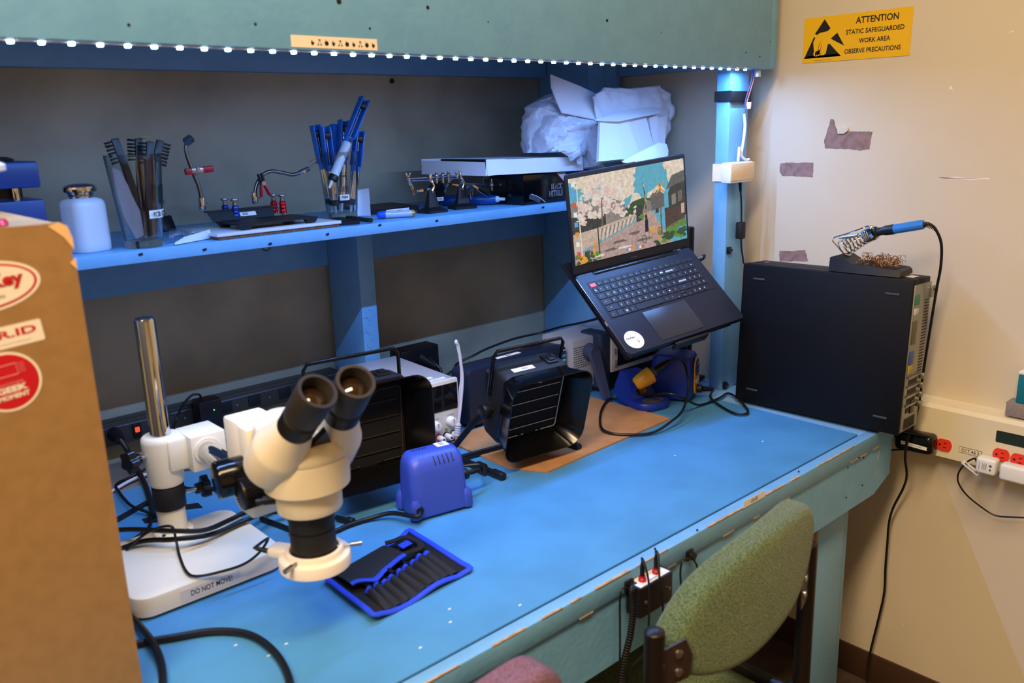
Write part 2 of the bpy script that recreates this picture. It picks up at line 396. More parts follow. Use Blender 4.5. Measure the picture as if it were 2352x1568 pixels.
# pump bottle
b = thing('pump_bottle', 'squat milky white dispenser bottle with a chrome pump lid', 'bottle', (.424, 1.563, ZS))
rb = [rrect(.062 * k, .062 * k, .018 * k, 6) for k in (.94, 1, 1, 1, .97, .86, .6)]
zz = [ZS, ZS + .004, ZS + .014, ZS + .076, ZS + .082, ZS + .087, ZS + .09]
obj('bottle_body', MB(T(.424, 1.563, 0) @ RZ(18)).loft([[(x, y, z) for x, y in r] for r, z in zip(rb, zz)]), m_frost, b)
obj('pump_lid', MB(T(.424, 1.563, ZS + .0895)).lathe([(.019, 0), (.019, .003), (.021, .004), (.0195, .006), (.021, .0075), (.021, .009), (.0255, .0105), (.0265, .013), (.0255, .019), (.021, .0225), (.012, .0245), (.001, .025)], n=36), m_chrome, b)

# tumbler with brushes
G = V(.508, 1.536, ZS)
g = thing('pint_glass', 'tall clear tumbler holding black brushes, beside the pump bottle', 'glass', G)
obj('glass_wall', MB(T(G)).lathe([(.0305, 0), (.0315, .004), (.0465, .156), (.0468, .158), (.0445, .158), (.0435, .156), (.0295, .0145), (.029, .013)], n=40), m_clear, g)
obj('printed_logo', MB(T(G) @ RZ(-38)).lathe([(.0393, .075), (.0422, .105)], n=6, a0=-.3, a1=.25, cap=False), m_ink, g)
lb = MB(T(G) @ RZ(-52)); lb.lathe([(.0366, .05), (.0382, .064)], n=14, a0=-.6, a1=.55, cap=False)
lb.text('PCB Cl', axes((.0380, -.002, .057), (0, 1, 0), (0, 0, 1), (1, 0, 0)), h=.0085, m=1)
obj('tape_label', lb, [m_label, m_ink], g)
lb = MB(T(G) @ RZ(-50)); lb.text('IEEE', axes((.0415, .003, .075), (0, 1, 0), (0, 0, 1), (1, 0, 0)), h=.007, m=0); obj('printed_letters', lb, [m_ink], g)
def brush(p0, p1, L, flip, label):
    t = thing('bristle_brush', label, 'brush', p0, group='brushes in the glass')
    p0, p1 = Vector(p0), Vector(p1); F = along(p0, p1 - p0, (0, 1, 0)); H = (p1 - p0).length
    obj('handle', MB(F).box((.013, .006, H), T(0, 0, H / 2), .002), m_black, t)
    br = MB(F)
    for i in range(7):
        for j in range(3):
            z = H - .004 - i * .006
            br.cyl(V(flip * .006, (j - 1) * .002, z), V(flip * .0185, (j - 1) * .0026, z + random.uniform(-.001, .001)), .0015, .0018, 5)
    obj('bristles', br, m_blackm, t); return t
gx = lambda px, py, y=1.54: P(px, py, y=y)
brush(G + V(.012, .004, .018), gx(263, 318), .16, -1, 'black brush tilting left in the glass, bristles facing the bottle')
brush(G + V(.004, .012, .018), gx(318, 318, 1.552), .16, -1, 'upright black brush in the middle of the glass')
brush(G + V(.006, -.006, .018), gx(345, 325, 1.532), .16, -1, 'black brush in front of the glass vial, rim leaning right')
brush(G + V(-.004, .004, .018), gx(368, 322, 1.545), .16, 1, 'rightmost black brush leaning on the tumbler rim')
vt = thing('glass_vial', 'small clear vial poking up behind the brushes', 'vial', G + V(.010, .024, .016))
vp = gx(334, 318, 1.56)
obj('vial_body', MB().cyl(G + V(.006, .02, .017), vp, .008, n=20).cyl(vp, vp + V(0, 0, .004), .0105, n=20), m_clear, vt)
pk = MB()
pa = [gx(256, 385), gx(276, 395), gx(318, 470), gx(332, 540, 1.535), gx(312, 548, 1.535), gx(285, 500), gx(262, 420)]
c_ = sum(pa, Vector()) / len(pa)
pk.loft([[p + V(0, -.002, 0) for p in pa], [p + V(0, .002, 0) for p in pa]])
top('tweezer_pouch', pk, mat('pale_grey_pouch', (190, 178, 182), .6), 'pale grey pouch slanting inside the tumbler', 'pouch')
tw = thing('steel_tool', 'bundle of bright steel handles inside the tumbler', 'tool', G + V(0, 0, .016))
for a, bq in (((326, 368), (345, 545)), ((338, 372), (352, 540)), ((352, 372), (356, 535))):
    obj('shaft', MB().cyl(gx(*bq, 1.534), gx(*a, 1.536), .0045, n=12), m_brush, tw)

# bag with a white card, and a small fan behind
fan = thing('small_fan', 'small black fan with a red wire behind the clear packet', 'fan', P(388, 530, z=ZS + .001))
q = P(388, 530, z=ZS + .001)
obj('fan_frame', MB(T(q + V(.004, .02, .012)) @ RZ(25) @ RX(70)).box((.034, .034, .012), None, .003), m_black, fan)
obj('wire', MB().tube([q + V(0, .02, .028), q + V(-.004, .02, .036), q + V(-.014, .022, .037), q + V(-.024, .026, .03)], .0011, 6), m_red, fan)
pq = thing('clear_packet', 'crumpled clear packet with a folded white card on the shelf edge', 'packet', P(450, 553, z=ZS))
a, b_, c, e = P(402, 562, z=ZS + .001), P(484, 547, z=ZS + .001), P(483, 531, z=ZS + .014), P(425, 548, z=ZS + .008)
obj('card', MB().loft([[a, b_, c, e], [v + V(.002, .006, .003) for v in (a, b_, c, e)]]), m_paper, pq)
bg = MB().grid(lambda u, v: P(388 + 92 * u, 552 - 12 * u - 26 * v, z=ZS + .003 + .012 * math.sin(3.1 * v) + .002 * math.sin(14 * u + 5 * v) * math.sin(9 * v)), 14, 8)
obj('film', bg, m_film, pq)

# tile on cork
tl = thing('cork_backed_tile', 'white tile on cork under the black helping-hands tray', 'tile', (.75, 1.575, ZS))
FT = T(.755, 1.582, ZS) @ RZ(1.5)
obj('cork_base', MB(FT).box((.255, .152, .0055), T(0, 0, .0028)), m_cork, tl)
obj('tile_top', MB(FT).box((.263, .158, .006), T(0, 0, .0086), .001), mat('white_tile', (214, 214, 220), .25), tl)

# soldering tray with flexible arms
ZT = 1.2735
tr = thing('helping_hands_tray', 'black metal soldering tray with two bendy arms, on the white tile', 'soldering aid', P(590, 505, z=1.262))
Lc, Fc, Rc = P(463, 506, z=ZT), P(574, 519, z=ZT), P(730, 497, z=ZT)
Fc = V(Fc.x, max(Fc.y, 1.512), ZT)
ux = (Rc - Fc); vy = (Lc - Fc)
Bc = Rc + (Vector((-ux.y, ux.x, 0)).normalized()) * .10; Lc = Fc + (Bc - Rc)
plate = MB(); plate.prism([(p.x, p.y) for p in (Fc, Rc, Bc, Lc)], ZT - .003, ZT)
ctr = (Fc + Rc + Bc + Lc) / 4
for p in (Fc, Rc, Bc, Lc):
    c2 = p + (ctr - p) * .16; plate.loft([[(c2.x + x, c2.y + y, ZT - .003) for x, y in rrect(.026, .02, .003, 2)], [(c2.x + x, c2.y + y, 1.2625) for x, y in rrect(.018, .013, .003, 2)]])
obj('plate', plate, m_cast, tr)
du = (Bc - Lc).normalized()
L0, L1 = Lc - du * .005, Lc + du * .125
lip = MB(); nb = Vector((-du.y, du.x, 0))
lip.loft([[L0 + V(0, 0, -.002), L1 + V(0, 0, -.002), L1 + nb * .003, L0 + nb * .003], [L0 - du * .006 + nb * .012 + V(0, 0, .019), L1 + du * .006 + nb * .012 + V(0, 0, .019), L1 + du * .006 + nb * .015 + V(0, 0, .019), L0 - du * .006 + nb * .015 + V(0, 0, .019)]])
lip.box(((L1 - L0).length + .016, .012, .0025), axes((L0 + L1) / 2 + nb * .016 + V(0, 0, .019), du, nb, (0, 0, 1)))
obj('rear_lip', lip, m_cast, tr)
fl = axes((L0 * .42 + L1 * .58) + nb * .0050 + V(0, 0, .0090), du, (nb * .57 + V(0, 0, .82)).normalized(), (-nb * .82 + V(0, 0, .57)).normalized())
obj('tape_label', MB(fl).box((.034, .009, .0006)).text('IEEE', T(-.006, 0, .0006), h=.005), [m_label, m_ink], tr)
ya = (L0 + L1) / 2; ya = ya.y
def arm(pxs, r, nut_a, nut_b, name='flexible_arm'):
    pts = [P(x, y, y=ya + .02) for x, y in pxs]
    o = obj(name, MB().tube(pts, r * 1.4, 10, res=8), m_brush, tr)
    st = MB().cyl(pts[0] - V(0, 0, .003), pts[0] + V(0, 0, .020), .0062, n=16, bev=.001).cyl(pts[0] + V(.003, -.002, .008), pts[0] + V(.009, -.005, .008), .0012, n=8)
    obj('arm_socket', st, m_chrome, o); return o, pts
a1, p1 = arm([(465, 478), (463, 460), (457, 430), (445, 400), (431, 362), (427, 340), (431, 323)], .0027, 0, 0)
e = p1[-1]; obj('end_nut', MB().cyl(e - V(.003, -.002, .003), e + V(.004, -.008, .004), .0085, n=6).lathe([(.0022, 0), (.0022, .0015)], along(e + V(.004, -.008, .004), V(.007, -.01, .007)), 10), m_steel, a1)
a2, p2 = arm([(586, 464), (586, 440), (592, 418), (606, 400), (625, 393), (650, 397), (672, 401), (688, 397)], .0027, 0, 0)
e = p2[-1]; dv = (P(710, 387, y=ya + .02) - e)
obj('end_block', MB().box((.0085, .0085, .024), along(e + dv * .5, dv) @ RZ(20), .001).cyl(e + dv * .3 + V(0, -.004, -.002), e + dv * .3 + V(0, -.009, -.002), .0015, n=8), m_alu, a2)
e2 = P(714, 383, y=ya + .02)
cl = MB().tube([e + dv, e2, P(722, 376, y=ya + .02)], .0013, 6, smooth=False)
c0, c1 = P(712, 372, y=ya + .02), P(740, 357, y=ya + .02); c3 = P(718, 382, y=ya + .02)
cl.box((.005, .0012, (c1 - c0).length), along((c0 + c1) / 2, c1 - c0), m=0); cl.box((.005, .0012, (c1 - c3).length), along((c3 + c1) / 2, c1 - c3), m=0)
q0, q1 = P(736, 358, y=ya + .02), P(752, 361, y=ya + .02)
cl.box((.0075, .006, (q1 - q0).length), along((q0 + q1) / 2, q1 - q0), .0015, m=1)
obj('alligator_clip', cl, [m_steel, m_black], a2)
def clampobj(px0, px1, arm_, open_):
    A_, B_ = P(*px0, y=ya + .006), P(*px1, y=ya + .006); F = along((A_ + B_) / 2, B_ - A_, (0, 1, 0)); L = (B_ - A_).length
    mb = MB(F)
    if not open_:
        mb.box((.012, .010, L * .24), T(0, 0, -L * .38), .002, m=0); mb.box((.012, .010, L * .4), T(0, 0, L * .3), .003, m=0)
        mb.box((.010, .009, L * .4), T(0, 0, -L * .08), .001, m=1); mb.cyl((-.006, -.003, -.004), (.0, -.003, -.004), .004, n=12, m=1)
    else:
        for s in (-1, 1):
            mb.box((.0045, .009, L * .55), T(s * .0062, 0, L * .24) @ RY(s * 15), .0015, m=0)
            mb.box((.0042, .009, L * .42), T(s * .003, 0, -L * .28) @ RY(s * -5), .001, m=2)
        mb.cyl((0, -.007, -.003), (0, .007, -.003), .0045, n=14, m=1)
    obj('red_clamp', mb, [m_redv, m_steel, m_black], tr, label='red and silver clamp gripping the left arm' if not open_ else 'red-handled clamp hanging on the right arm')
clampobj((425, 395), (490, 387), a1, 0); clampobj((597, 398), (610, 450), a2, 1)
def thumb(px, py, mcol, lab):
    q = P(px, py, z=ZT); q = V(q.x, q.y, ZT)
    t = thing('thumb_post', lab, 'magnetic post', q, group='magnetic posts on the tray')
    obj('post_body', MB(T(q) @ S(1.3, 1.3, 1.3)).lathe([(.0055, .002), (.0058, .006), (.0048, .008), (.0058, .0105), (.0048, .013), (.0055, .016), (.0045, .0195), (.0035, .021)], n=20), mcol, t)
    obj('base_magnet', MB(T(q) @ S(1.3, 1.3, 1.3)).lathe([(.005, 0), (.005, .0022)], n=20), m_chrome, t)
    obj('thumb_nut', MB(T(q) @ S(1.3, 1.3, 1.3)).lathe([(.0036, .021), (.0036, .0245), (.0025, .025), (.0025, .027), (.0058, .0275), (.0062, .029), (.0058, .0305), (.003, .031)], n=20), m_steel, t)
thumb(520, 501, m_anoblue, 'left one of the two blue posts standing on the tray')
thumb(543, 503, m_anoblue, 'blue post nearest the tray front corner')
thumb(631, 490, m_anored, 'left red post standing on the tray')
thumb(651, 491, m_anored, 'right red post, the one nearer the solder suckers')

# glass with solder suckers
SG = V(.962, 1.625, ZS)
sg = thing('sucker_glass', 'clear glass full of blue and silver solder suckers', 'glass', SG)
obj('glass_wall', MB(T(SG)).lathe([(.031, 0), (.032, .004), (.044, .143), (.0443, .145), (.0425, .145), (.0417, .143), (.0305, .0165), (.03, .0155)], n=40), m_clear, sg)
lb = MB(T(SG) @ RZ(-112)); lb.text('IEEE', axes((.0402, 0, .068), (0, 1, 0), (0, 0, 1), (1, 0, 0)), h=.010, m=0)
lb.text('H', axes((.0418, .002, .095), (0, 1, 0), (0, 0, 1), (1, 0, 0)), h=.016, m=0)
obj('printed_logo', lb, [m_ink], sg)
lb = MB(T(SG) @ RZ(-108)).lathe([(.0364, .044), (.0376, .056)], n=8, a0=-.28, a1=.28, cap=False)
lb.text('mps', axes((.0378, 0, .05), (0, 1, 0), (0, 0, 1), (1, 0, 0)), h=.006, m=1); obj('tape_label', lb, [m_label, m_ink], sg)
def sucker(p0, p1, label, style=0, face=(0, -1, 0)):
    p0, p1 = Vector(p0), Vector(p1); F = along(p0, p1 - p0, face); L = (p1 - p0).length
    t = thing('solder_sucker', label, 'solder sucker', p0, group='solder suckers in the glass')
    obj('nozzle', MB(F).lathe([(.0022, 0), (.0035, .016), (.0045, .018)], n=14), m_white, t)
    obj('end_cap', MB(F).lathe([(.007, .017), (.0105, .019), (.0105, .027), (.0098, .03)], n=24), m_black, t)
    br = .0095
    bl = L * .5
    obj('barrel', MB(F).lathe([(br, .029), (br, bl), (br * .95, bl + .002)], n=28), m_alu if style != 3 else m_frost, t)
    gd = MB(F)
    gd.lathe([(br * 1.02, bl), (br * 1.02, bl + .012)], n=24)
    for x, y, sx, sy in ((-.0085, 0, .003, .017), (.0085, 0, .003, .017), (0, -.008, .018, .002)): gd.box((sx, sy, L - bl - .012), T(x, y, (L + bl + .012) / 2), .0006)
    if style == 3: gd.cyl((0, .009, bl + .006), (0, .0105, bl + .006), .0045, m=1)
    obj('guard', gd, [m_bluepl, m_black], t)
    obj('plunger_rod', MB(F).cyl((0, .001, bl), (0, .001, L - .02), .0014, n=10), m_chrome, t)
    obj('plunger_knob', MB(F).box((.0145, .015, .013), T(0, .0018, L - .018), .003), m_black, t)
def sx(px, py, y): return P(px, py, y=y)
sucker(sx(764, 486, 1.63), sx(724, 287, 1.635), 'leftmost of the upright solder suckers, nozzle down')
sucker(sx(772, 490, 1.617), sx(746, 291, 1.612), 'solder sucker second from left against the glass rim')
sucker(sx(782, 487, 1.642), sx(769, 286, 1.662), 'solder sucker at the back of the glass with its blue guard turned away', 2, face=(0, 1, 0))
sucker(sx(785, 486, 1.62), sx(789, 276, 1.642), 'solder sucker in the middle with the black knob tilted')
sucker(sx(806, 490, 1.615), sx(826, 300, 1.62), 'right-hand upright solder sucker half hidden by the raised one')
sucker(sx(756, 432, 1.588), sx(838, 226, 1.60), 'tallest solder sucker, leaning right out of the glass', 3)
lb = thing
# curled card, scissors, marker, notebook, standing card
cc = P(848, 500, z=ZS)
def cardf(u, v):
    a = -0.9 + u * 2.0
    return V(cc.x - .006 + .030 * u, cc.y + .05 + .022 * math.cos(a * 1.3) - .022, ZS + .0005 + v * (.058 - .003 * math.cos(3 * u)))
top('curled_card', MB().grid(cardf, 12, 2, th=.0006), m_paper, 'curled white card standing right of the sucker glass', 'card')
scs = thing('pliers', 'black-handled pliers lying at the foot of the sucker glass', 'pliers', P(815, 512, z=ZS))
h0, h1, h2, h3 = P(775, 512, z=ZS + .006), P(826, 509, z=ZS + .006), P(852, 506, z=ZS + .006), P(800, 500, z=ZS + .006)
obj('handle', MB().tube([h0, (h0 + h1) / 2, h1], .0055, 10, flat=.9), m_rubber, scs); obj('handle', MB().tube([h3 + V(0, .004, 0), (h3 + h2) / 2, h2], .0055, 10, flat=.9), m_rubber, scs)
obj('jaws', MB().box((.012, .05, .008), T(h0 + V(.01, .045, 0)) @ RZ(-10), .002), m_steel, scs)
mk = thing('marker_pen', 'silver marker with a blue cap and gold tip ring lying on the shelf', 'marker', P(905, 497, z=ZS))
k0, k1 = P(868, 494, z=ZS + .0085), P(952, 489, z=ZS + .0085); k1.z = k0.z = ZS + .0085; kd = (k1 - k0).normalized(); kl = (k1 - k0).length
obj('cap', MB(along(k0, kd)).lathe([(.002, -.003), (.006, -.0005), (.0078, .004), (.0082, .012), (.0078, .016)], n=24), mat('marker_blue', (24, 90, 215), .3), mk)
kb = MB(along(k0, kd)).lathe([(.0074, .016), (.0074, kl - .006)], n=24)
obj('barrel', kb, [mat('marker_silver', (190, 200, 214), .35, .2)], mk)
tf = axes(k0 + kd * (kl * .55) + V(0, -.0076, .0008), kd, V(0, .15, 1).normalized(), V(0, -1, .15))
obj('printed_lines', MB(tf).box((kl * .5, .0007, .0002), T(0, .0025, 0)).box((kl * .4, .0006, .0002), T(.002, -.001, 0)), m_greyink, mk)
obj('tip_ring', MB(along(k0, kd)).lathe([(.0079, kl - .006), (.0079, kl - .001), (.006, kl)], n=24), mat('gold_plastic', (190, 150, 80), .3, .5), mk)
nb0 = P(872, 478, z=ZS)
top('dark_notebook', MB().prism([(1.02, 1.67), (1.03, 1.80), (1.21, 1.80), (1.19, 1.655)], ZS + .0003, ZS + .011), mat('dark_brown_cover', (32, 24, 26), .5), 'thin dark brown case lying flat behind the marker', 'case')
sq = P(915, 484, y=1.61)
cd_ = MB(T(sq.x, 1.612, ZS + .0065) @ RZ(4) @ FRONT).box((.066, .0125, .0006)).text('IEEE', T(.004, 0, .0005), h=.006)
top('standing_card', cd_, [m_label, m_ink], 'white lettered card strip standing behind the marker', 'card')

# helping hands with cast bases
def helping(px, py, rz, label, rodpx, dark=m_cast):
    q = P(px, py, z=ZS); q.z = ZS
    t = thing('helping_hand', label, 'helping hands', q, group='cast-iron helping hands')
    F = T(q) @ RZ(rz)
    bs = MB(F).loft([[(x, y, 0) for x, y in rrect(.058, .048, .004, 2)], [(x, y, .005) for x, y in rrect(.058, .048, .004, 2)], [(x, y, .012) for x, y in rrect(.034, .02, .004, 2)], [(x, y, .048) for x, y in rrect(.018, .008, .003, 2)], [(x, y, .056) for x, y in rrect(.010, .007, .003, 2)]])
    obj('cast_base', bs, dark, t); obj('pivot_bolt', MB(F).cyl((0, -.0065, .047), (0, .0065, .047), .0036, n=14), m_steel, t)
    h = F @ V(0, 0, .052)
    j = MB().tube([h + V(0, -.004, -.004), h + V(.004, -.006, .006), h + V(.001, -.004, .016), h + V(0, 0, .026)], .0028, 8).cyl(h + V(0, 0, .016), h + V(0, 0, .034), .0042, n=12, bev=.001)
    obj('upright', j, m_chrome, t)
    A_, B_ = [P(x, y, y=q.y + dy) for x, y, dy in rodpx]
    obj('cross_rod', MB().cyl(A_, B_, .0022, n=10).cyl(A_ + V(0, .004, -.006), B_ + V(0, .004, -.006), .0018, n=10), m_chrome, t)
    for e, s in ((A_, -1), (B_, 1)):
        wn = MB().sphere(e, .0048, n=12).cyl(e - V(0, 0, .006), e + V(0, 0, .006), .0036, n=12)
        for k in (-1, 1): wn.box((.0045, .0016, .009), T(e + V(k * .004, 0, .0085)) @ RY(k * 28), .001)
        nut = obj('wing_nut', wn, m_chrome, t)
    return t, A_, B_
def gator(t, a, d, L, boot=None):
    a = Vector(a); d = Vector(d).normalized(); F = along(a, d)
    mb = MB(F)
    for s in (-1, 1):
        mb.loft([[(s * .0035 + x, y, 0) for x, y in rrect(.0016, .006, .0005, 1)], [(s * .0030 + x, y, L * .45) for x, y in rrect(.0016, .006, .0005, 1)], [(s * .0008 + x, y, L) for x, y in rrect(.0012, .0025, .0005, 1)]], m=0)
        mb.box((.0014, .005, L * .35), T(s * .0052, 0, -L * .13) @ RY(s * 14), m=1 if boot else 0)
    mb.cyl((0, -.0035, L * .12), (0, .0035, L * .12), .0028, n=10)
    mb.sphere((0, 0, -L * .33), .0042, n=10)
    obj('alligator_clip', mb, [m_chrome, boot or m_steel], t)
h1_, A_, B_ = helping(993, 487, 4, 'leftmost helping hand, its black base at the shelf edge behind the marker', ((938, 410, 0), (1050, 404, .015)))
gator(h1_, A_ + V(.002, -.004, -.012), V(.25, -.2, -1), .026); gator(h1_, A_ + V(.03, -.004, -.028), V(1, .1, .05), .03); gator(h1_, B_ + V(-.03, -.006, -.016), V(-.5, -.2, -.42), .03, m_black)
for k in (.55, .68, .8):
    e = A_.lerp(B_, k); obj('rod_joint', MB().sphere(e + V(0, -.003, .004), .0055, n=12).cyl(e + V(0, -.003, -.014), e + V(0, -.003, .012), .003, n=10), m_chrome, h1_)
lb = MB(T(P(1010, 457, y=1.60)) @ FRONT).box((.022, .0085, .0005)).text('IEEE', T(.002, 0, .0005), h=.0052); obj('tape_label', lb, [m_label, m_ink], h1_)
h2_, A_, B_ = helping(1062, 478, -12, 'middle helping hand with an orange-jawed clip under the white box', ((1060, 421, .03), (1178, 427, .02)))
gator(h2_, P(1062, 428, y=1.60), V(-1, .2, .25), .03); gator(h2_, P(1095, 432, y=1.59), V(.9, -.3, -.7), .034); gator(h2_, P(1085, 432, y=1.6), V(-.35, -.2, -1), .028, mat('orange_boot', (190, 110, 20), .4))
for px in (1130, 1152, 1172):
    e = P(px, 424, y=1.60); obj('rod_joint', MB().sphere(e, .0065, n=12).cyl(e - V(0, 0, .014), e + V(0, 0, .014), .003, n=10), m_chrome, h2_)
h3_, A_, B_ = helping(1140, 463, 8, 'rearmost helping hand with a brown-black base, beside the glove box', ((1112, 414, .05), (1150, 414, .05)), mat('brown_black_iron', (30, 22, 16), .5))
magn = MB(T(P(1003, 438, y=1.66)) @ FRONT).lathe([(.020, -.004), (.023, -.004), (.023, .004), (.020, .004)], n=30).box((.012, .012, .008), T(.0, -.028, 0), .002)
obj('magnifier_ring', magn, m_black, h1_)

# blue glue bottle lying
gb = thing('glue_bottle', 'translucent blue bottle with a pale nozzle lying by the glove box', 'bottle', P(1150, 466, z=ZS))
g0, g1 = P(1088, 468, z=ZS + .0155), P(1200, 456, z=ZS + .0155); g0 = V(1.290, 1.700, ZS + .0133); g1 = V(1.380, 1.590, ZS + .0133); gd = (g1 - g0)
obj('bottle_body', MB(along(g0, gd)).lathe([(.010, 0), (.0125, .003), (.013, .006), (.013, gd.length - .016), (.0115, gd.length - .008), (.007, gd.length)], n=28), mat('blue_translucent', (30, 100, 190), .25, trans=.4), gb)
obj('nozzle', MB(along(g0, gd)).lathe([(.0085, gd.length - .003), (.0075, gd.length + .004), (.0042, gd.length + .007), (.0036, gd.length + .02), (.0022, gd.length + .02), (.002, gd.length + .012)], n=20), m_frost, gb)

# glove box and white box
nx = thing('glove_box', 'black nitrile glove carton under the flat white box', 'carton', (1.45, 1.58, ZS))
nbx = MB().span((1.40, 1.515, ZS), (1.545, 1.64, 1.322), .001)
nm = [m_blackg, mat('carton_white', (205, 205, 215), .5), mat('carton_grey', (70, 70, 78), .5), m_red]
obj('carton', nbx, nm[0], nx)
art = MB(T(1.4525, 1.5146, ZS) @ FRONT)
R_ = .165; cx_, cy_ = -.052, -.085
def arc(r0, r1, a0, a1, m, z, n=14):
    pts = [(cx_ + r0 * math.cos(a0 + (a1 - a0) * i / n), cy_ + r0 * math.sin(a0 + (a1 - a0) * i / n)) for i in range(n + 1)] + [(cx_ + r1 * math.cos(a1 + (a0 - a1) * i / n), cy_ + r1 * math.sin(a1 + (a0 - a1) * i / n)) for i in range(n + 1)]
    art.prism(pts, z, z + .0002, m=m)
arc(.112, .1135, .88, 1.35, 1, 0); arc(.10, .112, 1.03, 1.4, 2, 0)
art.prism([(.092, .071), (.092, .046), (.077, .058), (.062, .071)], 0, .0002, m=1); art.prism([(.0615, .071), (.0585, .071), (.0915, .0435), (.0915, .046)], .0001, .0003, m=3)
for s_, yy in (('BLACK', .0385), ('NITRILE', .0215)):
    art.text(s_, T(.062 if s_ == 'BLACK' else .058, yy, .0004), h=.0138, w=.040 if s_ == 'BLACK' else .048, m=1, bold=.04); art.text(s_, T(.062 if s_ == 'BLACK' else .058, yy, .0007), h=.0125, w=.039 if s_ == 'BLACK' else .047, m=0, bold=.004)
obj('printed_front', art, nm, nx, label='printed carton front reading BLACK NITRILE')
obj('side_flap', MB().prism([(1.546, ZS + .002), (1.553, ZS + .012), (1.556, ZS + .062), (1.546, ZS + .068)], 0, .0006, T(0, 1.516, 0) @ FRONT), nm[1], nx)
wb = thing('white_carton', 'long flat white box with its left end open, on the glove carton', 'box', (1.45, 1.62, 1.328))
FW = T(1.276, 1.505, 1.3275) @ RY(1.0)
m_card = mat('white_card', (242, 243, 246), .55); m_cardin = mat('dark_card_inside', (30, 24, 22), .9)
Wb, Db, Hb = .325, .25, .037
bx = MB(FW).span((0, 0, 0), (Wb, Db, .001)).span((0.0, 0, 0), (Wb, .001, Hb)).span((0, Db - .001, 0), (Wb, Db, Hb)).span((Wb - .001, 0, 0), (Wb, Db, Hb)).span((.06, 0, Hb - .001), (Wb, Db, Hb))
obj('box_body', bx, m_card, wb)
obj('end_flap', MB(FW).prism([(0, 0), (Db, 0), (Db - .004, Hb - .003), (0.004, Hb - .006)], -.001, .0, Matrix(((0, 0, 1, 0), (1, 0, 0, 0), (0, 1, 0, 0), (0, 0, 0, 1)))), m_card, wb)
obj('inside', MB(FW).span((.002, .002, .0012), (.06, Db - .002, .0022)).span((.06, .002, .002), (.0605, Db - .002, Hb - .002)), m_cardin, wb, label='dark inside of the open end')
obj('front_flap_fold', MB(FW).prism([(0, Hb), (.013, Hb + .0005), (.02, .001), (.004, .0)], 0, .0012, T(0, -.0002, 0) @ FRONT), m_card, wb)

# foam bag
bag = thing('foam_bag', 'crumpled translucent white bag of foam sheets behind the laptop lid', 'bag', (1.64, 1.52, ZS))
m_bag = mat('translucent_bag', (226, 232, 246), .35, bump=(40, .5), alpha=.94)
m_foam = mat('white_foam', (240, 242, 248), .8)
from mathutils import noise as mnoise
def blob(pxs, y0, dfront, dback, name, m_, seed, n=16, amp=.006):
    pts = [P(x, yy, y=y0) for x, yy in pxs]
    c = sum(pts, Vector()) / len(pts); N = len(pts); den = []
    for i in range(N):
        for k in range(8): den.append(pts[i].lerp(pts[(i + 1) % N], k / 8))
    rings = []
    for s in range(-n, n + 1):
        t = s / n; rad = math.cos(t * math.pi / 2) ** .5 if abs(t) < 1 else .02
        off = math.sin(t * math.pi / 2) * (dfront if t < 0 else dback); ring = []
        for p in den:
            q = c + (p - c) * rad + V(0, off, 0)
            e = q * 22 + V(seed * 3.1, 0, 0)
            rg = sum(abs(mnoise.noise(e * f)) / f for f in (1, 2.1, 4.3)) - .35
            q = q + V(mnoise.noise(e * 2) * .4, -rg * 2.6, mnoise.noise(e * 2 + V(9, 9, 9)) * .4) * amp * min(1, (1 - abs(t)) * 4 + .15)
            if q.x < 1.612 and q.y > 1.49 and q.z < 1.372: q.z = 1.372 + (q.z - 1.372) * .02
            ring.append(q)
        rings.append(ring)
    return obj(name, MB().loft(rings), m_, bag, ang=32)
blob([(1206, 352), (1210, 285), (1216, 245), (1245, 225), (1275, 212), (1330, 232), (1420, 235), (1420, 300), (1420, 370), (1300, 380), (1230, 370)], 1.57, .05, .05, 'bag_left_half', m_bag, 3, amp=.011)
blob([(1228, 352), (1232, 310), (1248, 268), (1320, 243), (1338, 262), (1350, 256), (1378, 282), (1374, 318), (1362, 342), (1372, 385), (1300, 392), (1250, 378)], 1.535, .05, .04, 'bag_front_fold', m_bag, 5, amp=.013)
blob([(1362, 222), (1385, 201), (1445, 203), (1515, 197), (1534, 215), (1548, 250), (1540, 290), (1522, 330), (1500, 345), (1420, 340), (1370, 290)], 1.475, .008, .02, 'bag_rear_panel', m_bag, 8, amp=.006)
def sheet(pxs, name, th=.0015, m_=None, lab=None):
    vs = [P(x, y, y=yy) for x, y, yy in pxs]; nrm = (vs[1] - vs[0]).cross(vs[2] - vs[0]).normalized() * th
    obj(name, MB().loft([[v - nrm for v in vs], [v + nrm for v in vs]]), m_ or m_foam, bag, lab)
sheet([(1264, 172, 1.52), (1330, 198, 1.52), (1372, 218, 1.51), (1410, 240, 1.50), (1420, 290, 1.475), (1372, 275, 1.475), (1290, 258, 1.49), (1278, 232, 1.50), (1266, 200, 1.515)], 'folded_sheet', lab='stiff pointed sheet sticking up')
sheet([(1366, 276, 1.43), (1420, 264, 1.46), (1485, 241, 1.48), (1513, 249, 1.46), (1508, 253, 1.45), (1518, 256, 1.44), (1500, 262, 1.43), (1420, 278, 1.42)], 'top_sheet')
for i, (x0, x1, x2, x3) in enumerate(((1376, 1412, 1432, 1372), (1410, 1438, 1470, 1430), (1436, 1482, 1506, 1468), (1488, 1508, 1508, 1504), (1506, 1530, 1522, 1508))):
    yb = 1.44 + i * .006; t0 = 279 - i * 2 if i < 3 else 271
    sheet([(x0, t0, yb), (x1, t0 - 4, yb), (x2, 366, yb - .03), (x3, 372, yb - .03)], 'foam_block', .004)
sheet([(1430, 372, 1.36), (1470, 350, 1.37), (1515, 328, 1.385), (1530, 330, 1.39), (1534, 345, 1.39), (1532, 366, 1.37), (1480, 376, 1.36)], 'curled_sheet', .002)
